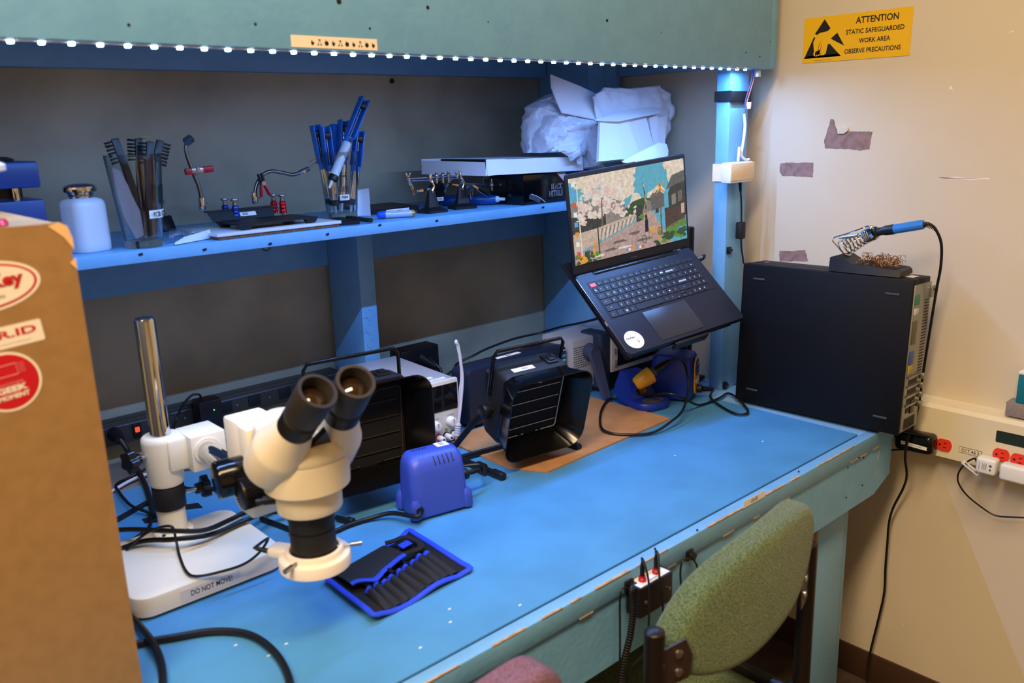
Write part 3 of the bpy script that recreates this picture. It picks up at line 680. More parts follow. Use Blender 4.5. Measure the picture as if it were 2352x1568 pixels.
# ------------------------------------------------------------------ things on the bench mat
ZM = .7604
m_cream = mat('cream_enamel', (226, 214, 186), .32)
m_cool = mat('cool_white_enamel', (240, 234, 212), .35)
m_lens = mat('dark_lens', (40, 24, 12), .03, coat=1, spec=1)
m_greypl = mat('grey_instrument_paint', (150, 156, 166), .45, bump=(300, .08))
m_creampl = mat('panel_beige', (206, 204, 196), .5)
m_navy = mat('navy_plastic', (24, 34, 56), .42)
m_navyd = mat('dark_navy_plastic', (14, 18, 28), .4)
m_hakko = mat('royal_blue_plastic', (22, 50, 140), .4, bump=(500, .08))
m_yellow = mat('amber_plastic', (232, 158, 14), .38)
m_pump = mat('pump_blue_plastic', (54, 78, 178), .38, bump=(700, .06))
m_card2 = mat('cardboard', (176, 128, 84), .85, noise=(30, .12), bump=(90, .1))
m_brass = mat('brass_wool', (170, 120, 50), .4, .8)
m_scr = mat('dark_screen', (16, 16, 18), .12)

# --- stereo microscope
mi = thing('stereo_microscope', 'cream stereo microscope on a chrome-pillar boom stand, with a ring light', 'microscope', (.42, 1.26, ZM))
BX0, BX1, BY0, BY1 = .303, .537, 1.163, 1.380
bp = MB(T((BX0 + BX1) / 2, (BY0 + BY1) / 2, 0)); W_, D_ = BX1 - BX0, BY1 - BY0
bp.loft([[(x, y, z) for x, y in rrect(W_ - 2 * i, D_ - 2 * i, .028 - i, 6)] for i, z in ((.003, ZM + .003), (0, ZM + .005), (0, ZM + .029), (.0015, ZM + .0335), (.006, ZM + .0355))])
base = obj('base_plate', bp, m_cool, mi)
ft = MB()
for x in (BX0 + .03, BX1 - .03):
    for y in (BY0 + .03, BY1 - .03): ft.lathe([(.009, ZM), (.009, ZM + .004)], T(x, y, 0), 14)
obj('rubber_foot', ft, m_black, base)
q = P(486, 1350, y=BY0); lab = MB(T(q.x, BY0 - .0001, ZM + .0185) @ FRONT @ RZ(0)).box((.092, .0175, .0004), T(0, 0, .0002)).text('DO NOT MOVE!', T(.001, 0, .0006), h=.0088, w=.064)
obj('tape_label', lab, [m_label, m_ink], base)
PX, PY = .4265, 1.338; z0 = ZM + .0355
obj('pillar_flange', MB(T(PX, PY, 0)).lathe([(.031, z0), (.031, z0 + .008), (.0295, z0 + .0095), (.0225, z0 + .010)], n=36), m_cool, mi)
fs = MB()
for k in range(4): fs.lathe([(.003, z0 + .0095), (.003, z0 + .0115)], T(PX + .026 * math.cos(k * 1.57 + .6), PY + .026 * math.sin(k * 1.57 + .6), 0), 10)
obj('flange_screw', fs, m_black, mi)
obj('pillar_sleeve', MB(T(PX, PY, 0)).lathe([(.0225, z0 + .009), (.0222, .850)], n=36), m_cool, mi)
obj('chrome_pillar', MB(T(PX, PY, 0)).lathe([(.0158, .85), (.0158, 1.160), (.0145, 1.1625), (.013, 1.163), (.0125, 1.1615)], n=40), m_chrome, mi)
obj('pillar_cap', MB(T(PX, PY, 0)).lathe([(.0142, 1.1615), (.013, 1.1642), (.004, 1.1650)], n=30), m_black, mi)
def star_knob(p, d, parent, r=.017, stem=.022):
    p = Vector(p); F = along(p, d); d = Vector(d).normalized()
    st = obj('knob_stem', MB(F).lathe([(.0035, 0), (.0035, stem)], n=12), m_chrome, parent)
    pts = []
    for i in range(40):
        a = 2 * math.pi * i / 40; rr = r * (1 + .16 * math.cos(5 * a)); pts.append((rr * math.cos(a), rr * math.sin(a)))
    kb = MB(F).lathe([(.009, stem - .006), (.010, stem + .006)], n=20).prism(pts, stem + .004, stem + .016)
    obj('lobed_knob', kb, m_blackg, parent)
col = obj('stop_collar', MB(T(PX, PY, 0)).lathe([(.0245, .8465), (.0252, .8475), (.0252, .884), (.0245, .885)], n=36), m_blackm, mi)
star_knob((PX + .025, PY - .006, .866), (1, -.12, 0), mi)
cb = MB(T(PX, PY, 0)).lathe([(.021, .8855), (.0255, .888), (.0275, .893), (.0315, .962), (.0305, .968), (.0275, .971), (.0165, .971)], n=40)
cb.add([], [])
cb.M = Matrix(); bx0 = V(.470, 1.318, .9395)
cb.box((.058, .066, .060), T(bx0 + V(.012, -.0, .002)), .003)
cb.box((.05, .046, .054), T(bx0 + V(-.022, .008, .002)), .006)
clamp = obj('clamp_body', cb, m_cool, mi)
star_knob((PX - .028, PY - .006, .944), (-1, -.25, 0), mi, .016, .018)
star_knob((.511, 1.318, .946), (1, -.05, 0), mi, .017, .018)
AX, AZ = .478, .944
obj('boom_socket', MB().cyl((AX, 1.287, AZ), (AX, 1.282, AZ), .0215, n=30), m_cool, mi)
obj('boom_arm', MB().cyl((AX, 1.288, AZ), (AX - .018, 1.075, AZ + .012), .0155, n=36), m_chrome, mi)
# focus block and knobs
fb = MB(T(.473, 1.088, 0))
fb.loft([[(x, y, z) for x, y in rrect(a, b, .004, 3, 0, c)] for a, b, c, z in ((.040, .05, .01, .905), (.056, .062, .004, .930), (.056, .062, .004, 1.046), (.054, .060, .004, 1.0485))])
fb.lathe([(.021, 1.0484), (.021, 1.0505), (.0195, 1.0512)], T(0, -.002, 0), 32)
fb.box((.018, .03, .118), T(-.022, -.034, .99), .002)
fblk = obj('focus_block', fb, m_cool, mi)
kn = MB()
kn.cyl((.452, 1.058, .978), (.415, 1.064, .978), .0255, n=36, bev=.003)
kn.cyl((.447, 1.022, .974), (.480, 1.016, .974), .0215, .0215, n=36, bev=.002)
rk = obj('focus_knob', MB().cyl((.500, 1.098, 1.004), (.530, 1.094, 1.004), .0265, n=36, bev=.004), m_blackg, mi)
kb = obj('focus_knob', MB().cyl((.449, 1.062, .980), (.403, 1.068, .980), .0265, n=36, bev=.004), m_blackg, mi)
rib = MB()
for i in range(30):
    a = i * 2 * math.pi / 30; rib.box((.026, .0022, .0022), T(.434, 1.03 + .0205 * math.cos(a), .966 + .0205 * math.sin(a)))
obj('fine_focus_knob', MB().cyl((.457, 1.027, .966), (.420, 1.032, .966), .0205, n=36, bev=.003), m_black, mi)
obj('knob_ribs', rib, m_black, mi)
# head
HX, HY, HZ = .4865, .965, .862
H = T(HX, HY, HZ)
ring = obj('ring_light', MB(H).lathe([(.031, .0015), (.046, 0), (.0485, .002), (.0485, .015), (.0475, .0175), (.0405, .0185), (.0395, .020), (.0395, .025), (.0385, .0265), (.0335, .0265), (.0325, .025), (.031, .0015)], n=56, cap=False), mat('ring_light_white', (236, 226, 214), .35), mi)
obj('led_driver_bump', MB(H @ RZ(118)).box((.034, .028, .017), T(.054, 0, .012), .007, 4), m_white, ring)
obj('socket_plug', MB(H @ RZ(118)).cyl((.066, .006, .012), (.088, .010, .016), .0042, .0028, n=12), m_rubber, ring)
for a in (-28, 92, 205):
    d = V(math.cos(math.radians(a)), math.sin(math.radians(a)), 0)
    obj('clamp_screw', MB(H).cyl(d * .030 + V(0, 0, .0225), d * .056 + V(0, 0, .0225), .0018, n=10).cyl(d * .049 + V(0, 0, .0225), d * .064 + V(0, 0, .0225), .0034, n=14), m_steel, ring)
obj('objective_barrel', MB(H).lathe([(.026, .006), (.0305, .0065), (.0305, .054), (.0285, .0545), (.0285, .058), (.0305, .0585), (.0305, .074), (.0325, .0745), (.0325, .088)], n=44), m_blackm, mi)
col = obj('mount_collar', MB(H).lathe([(.034, .085), (.0425, .086), (.0435, .088), (.0435, .116), (.042, .118)], n=48).cyl((.022, -.0373, .104), (.0225, -.0385, .104), .0015, n=8), m_cream, mi)
obj('collar_screw', MB(H).cyl((-.030, .022, .100), (-.049, .034, .100), .0065, n=18).cyl((-.030, .022, .100), (-.058, .038, .100), .004, n=12), m_black, mi)
obj('collar_arm', MB(H).loft([[(x, .036, z) for x, z in rrect(.05, .022, .004, 2, 0, .102)], [(x, .10, z) for x, z in rrect(.05, .05, .004, 2, -.006, .110)]]), m_cool, mi)
body = MB(H)
def eg(rx, ryf, ryb, k=40): return [(rx * math.cos(2 * math.pi * i / k), (ryf if math.sin(2 * math.pi * i / k) < 0 else ryb) * math.sin(2 * math.pi * i / k)) for i in range(k)]
def ell(rx, ryf, ryb, z, cy=0): return [(x, y + cy, z) for x, y in eg(rx, ryf, ryb)]
body.loft([ell(.053, .051, .054, .117), ell(.0565, .0545, .058, .120), ell(.0580, .056, .060, .157), ell(.057, .055, .060, .1605)])
hb = obj('zoom_body', body, m_cream, mi)
b2 = MB(H)
b2.loft([ell(.0565, .0545, .066, .1612), ell(.0590, .056, .080, .168), ell(.057, .052, .090, .182, .002), ell(.050, .040, .092, .198, .004), ell(.036, .02, .07, .206, .010)])
obj('prism_housing', b2, m_cream, mi)
AXD = V(0, -.68, .73).normalized()
for s in (-1, 1):
    c0 = V(s * .0395, .008, .160); d = (AXD + V(s * -.085, 0, 0)).normalized()
    F = H @ along(c0, d)
    pod = obj('eyepiece_tube', MB(F).lathe([(.033, -.014), (.0375, -.011), (.0385, -.006), (.0385, .030), (.0375, .035), (.0345, .042), (.0285, .060), (.0255, .070), (.0228, .078)], n=44), m_cream, mi)
    ep = MB(F).lathe([(.0218, .076), (.0226, .078), (.0226, .102), (.0215, .1035), (.0210, .1065), (.0230, .108), (.0240, .111), (.0252, .157), (.0246, .159), (.0205, .159), (.0196, .157), (.0180, .140)], n=44, cap=False)
    obj('eyepiece', ep, mat('eyecup_rubber', (40, 34, 28), .55) if s < 0 else bpy.data.materials['eyecup_rubber'], pod)
    rb_ = MB(F)
    for i in range(44):
        a = i * 2 * math.pi / 44; rb_.box((.0016, .0016, .022), T(.0226 * math.cos(a), .0226 * math.sin(a), .090) @ RZ(math.degrees(a)))
    obj('diopter_ring', rb_, m_black, pod)
    obj('eyepiece_lens', MB(F).lathe([(.0186, .139), (.0178, .141), (.012, .1445), (.006, .146), (.0005, .1465)], n=36), m_lens, pod)
obj('centre_plate', MB(H @ T(0, -.040, .182) @ RX(38)).prism([(-.024, -.012), (.024, -.012), (.0, .036)], -.006, .002, FRONT).cyl((0, -.001, -.003), (0, -.004, -.003), .0035, n=14, m=1), [m_black, m_brass], mi, label='black triangular plate between the eyepiece tubes')

# --- fume extractors
def extractor(root_loc, F, label, feet, grid_bright, stand):
    t = thing('fume_extractor', label, 'fume extractor', root_loc, group='black fume extractors')
    hs = MB(F).loft([[(x, y, z) for x, z in rrect(a, b, .016, 4)] for a, b, y in ((.158, .158, .002), (.162, .162, .01), (.160, .160, .050), (.15, .15, .066))])
    body = obj('fan_housing', hs, m_blackm, t)
    hd = MB(F); k = 6
    def rr(w, h, y, r, dz=0): return [(x, y, z + dz) for x, z in rrect(w, h, r, k)]
    r0, r1, r2, r3 = rr(.136, .136, 0, .006), rr(.150, .146, -.012, .020), rr(.196, .178, -.052, .034, .002), rr(.200, .182, -.0515, .036, .002)
    r4 = rr(.160, .156, -.006, .020); r5 = rr(.162, .158, .006, .018)
    hd.loft([r0, r1, r2, r3, r4, r5], cap=False)
    obj('flared_hood', hd, m_blackg, t)
    obj('carbon_filter', MB(F).box((.136, .006, .136), T(0, .0035, 0)), mat('charcoal_foam', (12, 12, 12), .95, bump=(900, .5)) if 'charcoal_foam' not in bpy.data.materials else bpy.data.materials['charcoal_foam'], t)
    wm = (bpy.data.materials.get('bright_wire') or mat('bright_wire', (196, 190, 170), .45)) if grid_bright else bpy.data.materials.get('dull_wire') or mat('dull_wire', (66, 60, 52), .5, .5)
    g = MB(F); y = -.0015; h = .064
    for z in (.042, .013, -.016, -.045): g.tube([V(-h + .0005, y, z), V(h - .006, y, z)], .00085, 6, smooth=False)
    g.tube([V(-h, y, .03), V(-h, y, -h + .004), V(-h + .003, y, -h), V(-.02, y, -h)], .001, 6, smooth=False)
    g.tube([V(.012, y, -h), V(h - .006, y, -h), V(h - .002, y, -h + .005), V(h, y, h - .006), V(h - .005, y, h), V(.022, y, h), V(.006, y, h - .012), V(-.012, y, h - .006), V(-.018, y, h), V(-.04, y, h - .002), V(-.058, y, h - .016), V(-h, y, .03)], .001, 6, smooth=False)
    obj('wire_guard', g, wm, t)
    for x in (-.03, .02): obj('filter_latch', MB(F).box((.008, .003, .005), T(x, -.002, -.064), .001), m_black, t)
    hp = [V(-.086, .042, .02), V(-.086, .042, .108), V(-.079, .042, .118), V(.079, .042, .118), V(.086, .042, .108), V(.086, .042, .02)]
    obj('bail_handle', MB().tube([F @ v for v in hp], .0038, 10, smooth=False), m_blackg, t)
    for s in (-1, 1):
        obj('pivot_knob', MB(F).cyl((s * .080, .036, -.012), (s * .089, .036, -.012), .008, n=20).cyl((s * .089, .036, -.012), (s * .104, .036, -.012), .0165, .0155, n=30, bev=.002), m_black, t)
    obj('power_switch', MB(F).box((.026, .034, .007), T(.045, .030, .0815), .002).box((.013, .016, .004), T(.045, .026, .086), .001), m_black, t)
    tl_ = MB(F @ T(-.028, .018, .0812)).box((.052, .013, .0005)).text('IEEE', T(.004, 0, .0005), h=.0062)
    obj('tape_label', tl_, [m_label, m_greyink], t)
    for s, (fx, fy0, fy1) in zip((-1, 1), feet):
        pv = F @ V(s * .094, .036, -.012)
        z = ZM + .0075
        st = MB().tube([pv, V((pv.x * .6 + fx * .4), pv.y + .03, pv.z - .03), V(fx, fy1, z + .012), V(fx, fy1 - .02, z), V(fx, fy0, z)], .0068, 10)
        obj('tube_stand', st, m_black, t)
    for s, (fx, fy0, fy1) in zip((-1, 1), feet):
        obj('rubber_cap', MB().cyl((fx, fy0 + .028, ZM + .0083), (fx, fy0 - .004, ZM + .0083), .0083, n=18, bev=.002), m_rubber, t)
        obj('tube_joint', MB().cyl((fx, fy0 + .075, ZM + .0095), (fx, fy0 + .055, ZM + .0095), .0092, n=18), m_rubber, t)
    if stand: obj('stand_bar', MB().tube([V(feet[0][0], feet[0][2] - .02, ZM + .0075), V(feet[1][0], feet[1][2] - .02, ZM + .0075)], .0065, 8, smooth=False), m_black, t)
    return t
FR = axes((1.113, 1.189, .886), (.992, -.123, .005), (.117, .957, .267), (-.037, -.264, .964))
extractor((1.12, 1.25, ZM), FR, 'black fume extractor with bright wire guard, tilted back on the cardboard', ((1.006, 1.172, 1.33), (1.222, 1.172, 1.30)), True, True)
FL = axes((.772, 1.275, .905), (1.09, -.14, 0), (.14, 1.09, 0), (0, 0, 1.09))
extractor((.79, 1.34, ZM), FL, 'upright black fume extractor half hidden behind the microscope head', ((.662, 1.27, 1.43), (.885, 1.27, 1.41)), False, True)

# --- bench power supply
ps = thing('bench_power_supply', 'light grey bench power supply with knobs and terminals, by the shelf support', 'power supply', (1.01, 1.54, ZM))
FP = T(1.010, 1.412, 0) @ RZ(-4)
obj('case', MB(FP).span((-.075, .006, ZM + .008), (.075, .262, .906), .003), m_greypl, ps)
obj('front_panel', MB(FP).span((-.076, -.004, ZM + .006), (.076, .008, .908), .003), m_creampl, ps)
obj('display_window', MB(FP).span((-.074, -.0052, .840), (.072, -.003, .899), .0005), m_scr, ps)
pf = MB(FP @ T(0, -.0045, 0) @ FRONT)
for s_, x, y in (('C.V', -.04, .892), ('VOLTAGE', .010, .826), ('CURRENT', .05, .828), ('+', .018, .797), ('-', .038, .797), ('POWER', -.012, .800)): pf.text(s_, T(x, y, .0012), h=.0032, m=0)
obj('panel_lettering', pf, [m_greyink], ps)
for x, z, r in ((.010, .812, .0115), (.05, .814, .0115), (-.012, .784, .008)):
    obj('control_knob', MB(FP).cyl((x, -.004, z), (x, -.020, z), r, r * .86, n=30, bev=.0015).box((.0012, .001, r * .7), T(x, -.0203, z + r * .35), m=1), [m_white, m_greyink], ps)
for x, cm in ((.018, m_red), (.038, m_black), (.056, mat('green_ring', (20, 90, 50), .4))):
    tm = obj('binding_post', MB(FP).cyl((x, -.006, .783), (x, -.026, .783), .0065, .006, n=20, bev=.001).cyl((x, -.0262, .783), (x, -.0264, .783), .0026, n=12, m=1), [m_white, m_ink], ps)
    obj('colour_ring', MB(FP).cyl((x, -.003, .783), (x, -.0062, .783), .0085, n=20), cm, tm)
sb = MB(FP @ T(.0, .020, .9063)).box((.075, .013, .0005), T(.02, 0, 0)).box((.05, .011, .0005), T(.012, .02, 0)).text('REGULATED POWER SUPPLY', T(.02, 0, .0005), w=.06, m=1).text('IEEE', T(.012, .02, .0005), h=.005, m=1)
obj('top_stickers', sb, [m_label, m_greyink], ps)
feet = MB(FP)
for x in (-.06, .06):
    for y in (.02, .24): feet.lathe([(.007, ZM), (.007, ZM + .009)], T(x, y, 0), 12)
obj('rubber_foot', feet, m_black, ps)

# --- white cable loop standing up beside the supply
wc = thing('white_cable', 'white network cable looping up between power supply and oscilloscope', 'cable', (1.10, 1.37, ZM))
yc = 1.355
pts = [P(x, y, y=yc) for x, y in ((1049, 1000), (1051, 985), (1058, 930), (1062, 870), (1057, 825), (1051, 795), (1047, 785))] + [P(x, y, y=yc + .02) for x, y in ((1050, 786), (1057, 820), (1060, 868), (1056, 905))]
pts.append(V(pts[-1].x, yc + .03, .80)); pts.append(V(pts[-1].x + .01, yc + .04, ZM + .005))
obj('cable_jacket', MB().tube([V(pts[0].x, yc, ZM + .004)] + pts, .0032, 8), mat('white_cable_jacket', (200, 204, 222), .45), wc)
bt = MB().cyl(pts[0], pts[1] + (pts[1] - pts[0]) * .9, .0062, .005, n=14)
for i in range(4): bt.cyl(pts[0].lerp(pts[1], .5 + i * .35), pts[0].lerp(pts[1], .65 + i * .35), .0068, n=14)
obj('cable_boot', bt, bpy.data.materials['white_cable_jacket'], wc)

# --- oscilloscope
osx = thing('oscilloscope', 'dark navy oscilloscope with coloured buttons behind the right fume extractor', 'oscilloscope', (1.30, 1.52, ZM))
FO = T(1.300, 1.437, 0)
obj('case', MB(FO).loft([[(x, y, z) for x, z in rrect(a, b, .014, 4, 0, .835)] for a, b, y in ((.316, .132, 0), (.322, .138, .012), (.318, .134, .06), (.29, .11, .075))]), m_navy, osx)
obj('front_bezel', MB(FO).loft([[(x, y, z) for x, z in rrect(a, b, .012, 4, -.004, .836)] for a, b, y in ((.20, .118, -.007), (.205, .124, .002))]), m_navyd, osx)
obj('display', MB(FO).box((.152, .002, .092), T(-.026, -.0075, .838)), m_scr, osx)
obj('control_panel', MB(FO).box((.10, .004, .128), T(.102, -.002, .836), .0015), m_navy, osx)
obj('tape_label', MB(FO @ T(-.01, .03, .9045)).box((.075, .013, .0006)).text('IEEE', T(0, 0, .0006), h=.006), [m_label, m_ink], osx)
bc = {'w': m_creampl, 'b': mat('blue_button', (40, 130, 225), .4), 'g': mat('teal_button', (60, 180, 170), .4)}
for x, z, kx, c, dk in ((.146, .889, .016, 'w', 1), (.146, .877, .016, 'b', 0), (.132, .8745, .011, 'w', 1), (.147, .8655, .013, 'g', 0), (.132, .8625, .011, 'w', 1), (.147, .8535, .013, 'w', 1), (.132, .8505, .011, 'w', 1)):
    mb = MB(FO).box((kx, .004, .0075), T(x, -.004, z), .0018)
    if dk: mb.box((kx * .66, .001, .004), T(x, -.0064, z), m=1)
    obj('button', mb, [bc[c], m_navyd], osx)
for x, z, r in ((.07, .88, .008), (.09, .88, .008), (.075, .85, .011), (.105, .85, .011)):
    obj('rotary_knob', MB(FO).cyl((x, -.003, z), (x, -.018, z), r, r * .85, n=24, bev=.001), m_navyd, osx)
obj('maker_lettering', MB(FO @ T(-.085, -.0086, .783) @ FRONT).text('SIGLENT', ID, h=.005, m=0), [m_creampl], osx)
obj('rear_foot', MB(FO).box((.02, .05, .008), T(-.12, .04, ZM + .0041), .001).box((.02, .05, .008), T(.12, .04, ZM + .0041), .001), m_black, osx)

# --- bench multimeter
bm2 = thing('bench_multimeter', 'grey bench multimeter with white-framed dark display, under the laptop', 'multimeter', (1.62, 1.52, ZM))
FMt = T(0, 0, 0)
obj('case', MB().span((1.464, 1.420, ZM + .022), (1.80, 1.530, .914), .004), m_greypl, bm2)
vh = MB(T(1.4965, 1.4196, .868) @ FRONT)
for i in range(9):
    for j in range(10): vh.box((.0034, .0018, .0004), T(-.026 + i * .0062 + (j % 2) * .002, .025 - j * .0058, 0))
obj('vent_holes', vh, [m_ink], bm2)
obj('rubber_bumper', MB().span((1.540, 1.395, ZM + .012), (1.582, 1.47, .922), .010, 4), mat('slate_blue_rubber', (34, 52, 78), .6), bm2)
bz = MB().span((1.580, 1.392, .812), (1.79, 1.404, .904), .003)
obj('display_bezel', bz, m_creampl, bm2); obj('display_glass', MB().span((1.602, 1.3905, .826), (1.775, 1.3925, .899)), m_scr, bm2)
obj('power_button', MB().box((.007, .004, .014), T(1.590, 1.391, .868)).box((.009, .005, .017), T(1.592, 1.3905, .835), .001), m_greypl, bm2)
obj('lower_front', MB().span((1.584, 1.398, ZM + .014), (1.79, 1.42, .812), .003), m_navyd, bm2)
hd = MB().cyl((1.520, 1.42, .878), (1.520, 1.395, .878), .021, n=30, bev=.003)
e0, e1 = V(1.512, 1.392, .882), P(1408, 900, y=1.36); e1 = V(1.505, 1.345, ZM + .014)
for k in range(1): hd.loft([[(x + e.x, y + e.y, e.z + q_) for x, y, q_ in ((-wd, -.006, 0), (wd, -.006, 0), (wd, .006, 0), (-wd, .006, 0))] for e, wd in ((e0 + V(0, 0, .014), .008), (e0, .017), (e0.lerp(e1, .5), .014), (e1, .010))])
obj('tilt_handle', hd, mat('slate_handle', (58, 66, 92), .5), bm2)
obj('rear_foot', MB().box((.03, .03, .023), T(1.47, 1.50, ZM + .0116), .001).box((.03, .03, .023), T(1.76, 1.50, ZM + .0116), .001), m_black, bm2)

# --- cardboard sheet
cs = MB().prism([(1.052, 1.205), (1.092, 1.133), (1.512, 1.151), (1.505, 1.425), (1.06, 1.43)], ZM, ZM + .0035)
top('cardboard_sheet', cs, m_card2, 'flat brown cardboard sheet under the right fume extractor', 'cardboard')

# --- soldering station, holder and iron
hk = thing('soldering_station', 'blue soldering station with a yellow front panel beside the post', 'soldering station', (1.655, 1.245, ZM))
FH = T(1.636, 1.186, ZM) @ RZ(24)
w_, d_, h_ = .088, .100, .117
hkb = MB(FH)
def hx(z, i): return [(x + w_ / 2, y + d_ / 2, z) for x, y in rrect(w_ - 2 * i, d_ - 2 * i, .012, 4)]
hkb.loft([hx(.006, .004), hx(.012, 0), hx(h_ * .5, -.002), hx(h_ - .012, .001), hx(h_ - .003, .005), hx(h_, .012)])
obj('case', hkb, m_hakko, hk)
def pear(w, h): return [((w if abs(math.sin(t)) > 0 else 0) * math.cos(t) * (1 if math.sin(t) > -.1 else .82), h * math.sin(t)) for t in [2 * math.pi * i / 36 for i in range(36)]]
fp = MB(FH @ T(w_ / 2, -.0032, .062) @ FRONT)
obj('yellow_panel', fp.prism([(x, y) for x, y in rrect(.05, .094, .022, 8)], 0, .003), m_yellow, hk)
obj('display_window', MB(FH @ T(w_ / 2, -.0064, .083) @ FRONT).prism(circ(.020, 32, 0, 0, .0215), 0, .0012).box((.026, .012, .0006), T(0, -.004, .0014), m=1).text('HAKKO', T(0, .011, .0016), h=.004, m=2), [mat('smoked_window', (44, 50, 52), .2), m_scr, m_creampl], hk)
for x in (-.011, .011): obj('push_button', MB(FH @ T(w_ / 2 + x, -.0064, .0495) @ FRONT).prism(circ(.0055, 18), 0, .002), m_creampl, hk)
pc_ = FH @ V(w_ / 2 + .002, -.006, .027)
obj('cable_socket', MB(FH).cyl((w_ / 2 + .002, -.005, .027), (w_ / 2 + .004, -.018, .027), .0105, n=20, bev=.001).cyl((w_ / 2 + .004, -.018, .027), (w_ / 2 + .022, -.042, .022), .0075, .005, n=16), m_rubber, hk)
ft = MB(FH)
for x in (.012, w_ - .012):
    for y in (.012, d_ - .012): ft.lathe([(.006, 0), (.006, .008)], T(x, y, 0), 12)
obj('rubber_foot', ft, m_black, hk)
ho = thing('iron_holder', 'blue soldering iron holder with yellow funnel and sponge tray', 'iron holder', (1.545, 1.29, ZM))
FK = T(1.545, 1.212, ZM) @ RZ(-12)
hb_ = MB(FK)
hb_.loft([[(x, y + .062, z) for x, y in rrect(.096 - 2 * i, .132 - 2 * i, .034 - i, 7)] for i, z in ((.003, 0), (0, .004), (0, .016), (.003, .020))])
hb_.loft([[(-.040, .052, .018), (.036, .052, .018), (.040, .124, .018), (-.044, .124, .018)], [(-.034, .066, .045), (.030, .066, .045), (.032, .122, .045), (-.038, .122, .045)], [(-.026, .088, .078), (.024, .088, .078), (.024, .116, .078), (-.028, .116, .078)]])
obj('holder_base', hb_, m_hakko, ho)
obj('sponge_well', MB(FK).prism(circ(.030, 32, 0, .022, .019), .0195, .0206), mat('wet_sponge', (92, 82, 78), .9, noise=(120, .4)), ho)
hl = MB(FK @ T(-.004, .0585, .034) @ RX(60))
obj('wool_opening', hl.prism(circ(.017, 28, 0, 0, .011), -.002, .0012), m_black, ho)
bw = MB(FK @ T(-.004, .0575, .034) @ RX(60)); rnd = random.Random(4)
for i in range(26): bw.tube([V(rnd.uniform(-.011, .011), rnd.uniform(-.006, .006), .001 + rnd.uniform(0, .004)) for _ in range(4)], .0007, 5, res=4)
obj('brass_wool', bw, m_brass, ho, kind='stuff')
f0, f1 = P(1458, 884, y=1.262), P(1492, 862, y=1.245); fd = (f1 - f0)
fn = MB(along(f0, fd))
L = fd.length
fn.lathe([(.010, 0), (.0165, .006), (.0205, L * .7), (.0212, L + .004), (.0195, L + .004), (.0180, L * .7), (.012, .010)], n=36, cap=False)
obj('yellow_funnel', fn, m_yellow, ho)
obj('funnel_neck', MB().cyl(FK @ V(-.004, .098, .060), f0 + fd * .25, .012, .013, n=20), m_hakko, ho)
ir = thing('soldering_iron', 'grey-handled soldering iron resting in the yellow funnel of the blue holder', 'soldering iron', f0)
i0, i1 = f0 + fd * .62, P(1538, 829, y=1.215); idr = i1 - i0; Li = idr.length
obj('handle_grip', MB(along(i0, idr)).lathe([(.006, -.01), (.0135, 0), (.0140, Li * .16), (.0125, Li * .42), (.0105, Li * .45)], n=24), mat('grey_grip', (70, 68, 64), .55), ir)
obj('handle', MB(along(i0, idr)).lathe([(.0105, Li * .45), (.0105, Li * .80), (.008, Li * .86), (.0062, Li)], n=24), m_black, ir)
cpts = [i1, P(1556, 822, y=1.205), P(1572, 836, y=1.19), P(1580, 870, y=1.17), P(1579, 905, y=1.15), P(1568, 942, z=ZM + .03), P(1545, 965, z=ZM + .022), P(1500, 993, z=ZM + .006), P(1440, 998, z=ZM + .0065), P(1395, 992, z=ZM + .0085), P(1379, 975, z=ZM + .012), P(1382, 940, z=ZM + .01), P(1402, 916, z=ZM + .008), P(1440, 921, z=ZM + .006), P(1480, 912, z=ZM + .02), P(1530, 903, y=1.165), P(1570, 914, y=1.14), P(1606, 930, z=ZM + .006), P(1650, 915, z=ZM + .0055), P(1672, 903, z=ZM + .005), P(1695, 915, z=ZM + .0055), P(1713, 935, z=ZM + .0055), P(1718, 946, z=ZM + .0055), P(1708, 951, z=ZM + .0055), P(1685, 948, z=ZM + .0055), P(1655, 932, z=ZM + .005), P(1632, 912, z=ZM + .012), FH @ V(w_ / 2 + .0225, -.0435, .0215)]
obj('cord', MB().tube(cpts, .0029, 8), m_rubber, ir)

# --- aquarium-style air pump
pu = thing('air_pump', 'rounded blue air pump with slotted top, standing on the mat', 'air pump', (.845, 1.17, ZM))
FU = T(.836, 1.168, ZM) @ RZ(-11)
def pr(z, w, d, cy, r): return [(x, y + cy, z) for x, y in rrect(w, d, r, 6)]
pb = MB(FU).loft([pr(.004, .108, .074, 0, .014), pr(.007, .112, .078, 0, .016), pr(.030, .111, .076, .001, .018), pr(.082, .109, .066, .003, .018), pr(.097, .107, .060, .004, .018), pr(.106, .102, .050, .006, .018), pr(.112, .092, .038, .008, .014), pr(.1145, .07, .022, .009, .009)])
obj('pump_housing', pb, m_pump, pu)
for x in (-.051, .051):
    for y in (-.030, .030): obj('corner_bump', MB(FU).loft([[(a, b, z) for a, b in rrect(.021 * k, .021 * k, .009 * k, 5, x, y)] for z, k in ((.004, .96), (.008, 1.02), (.024, 1.0), (.032, .86), (.038, .55))]), m_pump, pu)
sl_ = MB(FU)
for i in range(5): sl_.box((.0024, .004, .0165), T(-.006 + i * .0088, -.0215, .1005) @ RX(-38), .0008)
obj('vent_slots', sl_, m_ink, pu)
pl_ = MB(FU @ T(.026, .013, .1145) @ RZ(0)).box((.024, .020, .0008)).text('IEEE', T(0, .004, .0007), h=.004).text('IEEE', T(0, -.003, .0007), h=.004)
obj('tape_label', pl_, [m_label, m_greyink], pu)
obj('cast_lettering', MB(FU @ T(-.02, .013, .1142)).text('HIYAW', T(0, 0, .0003), h=.007, m=0), [mat('pump_emboss', (40, 58, 150), .5)], pu)
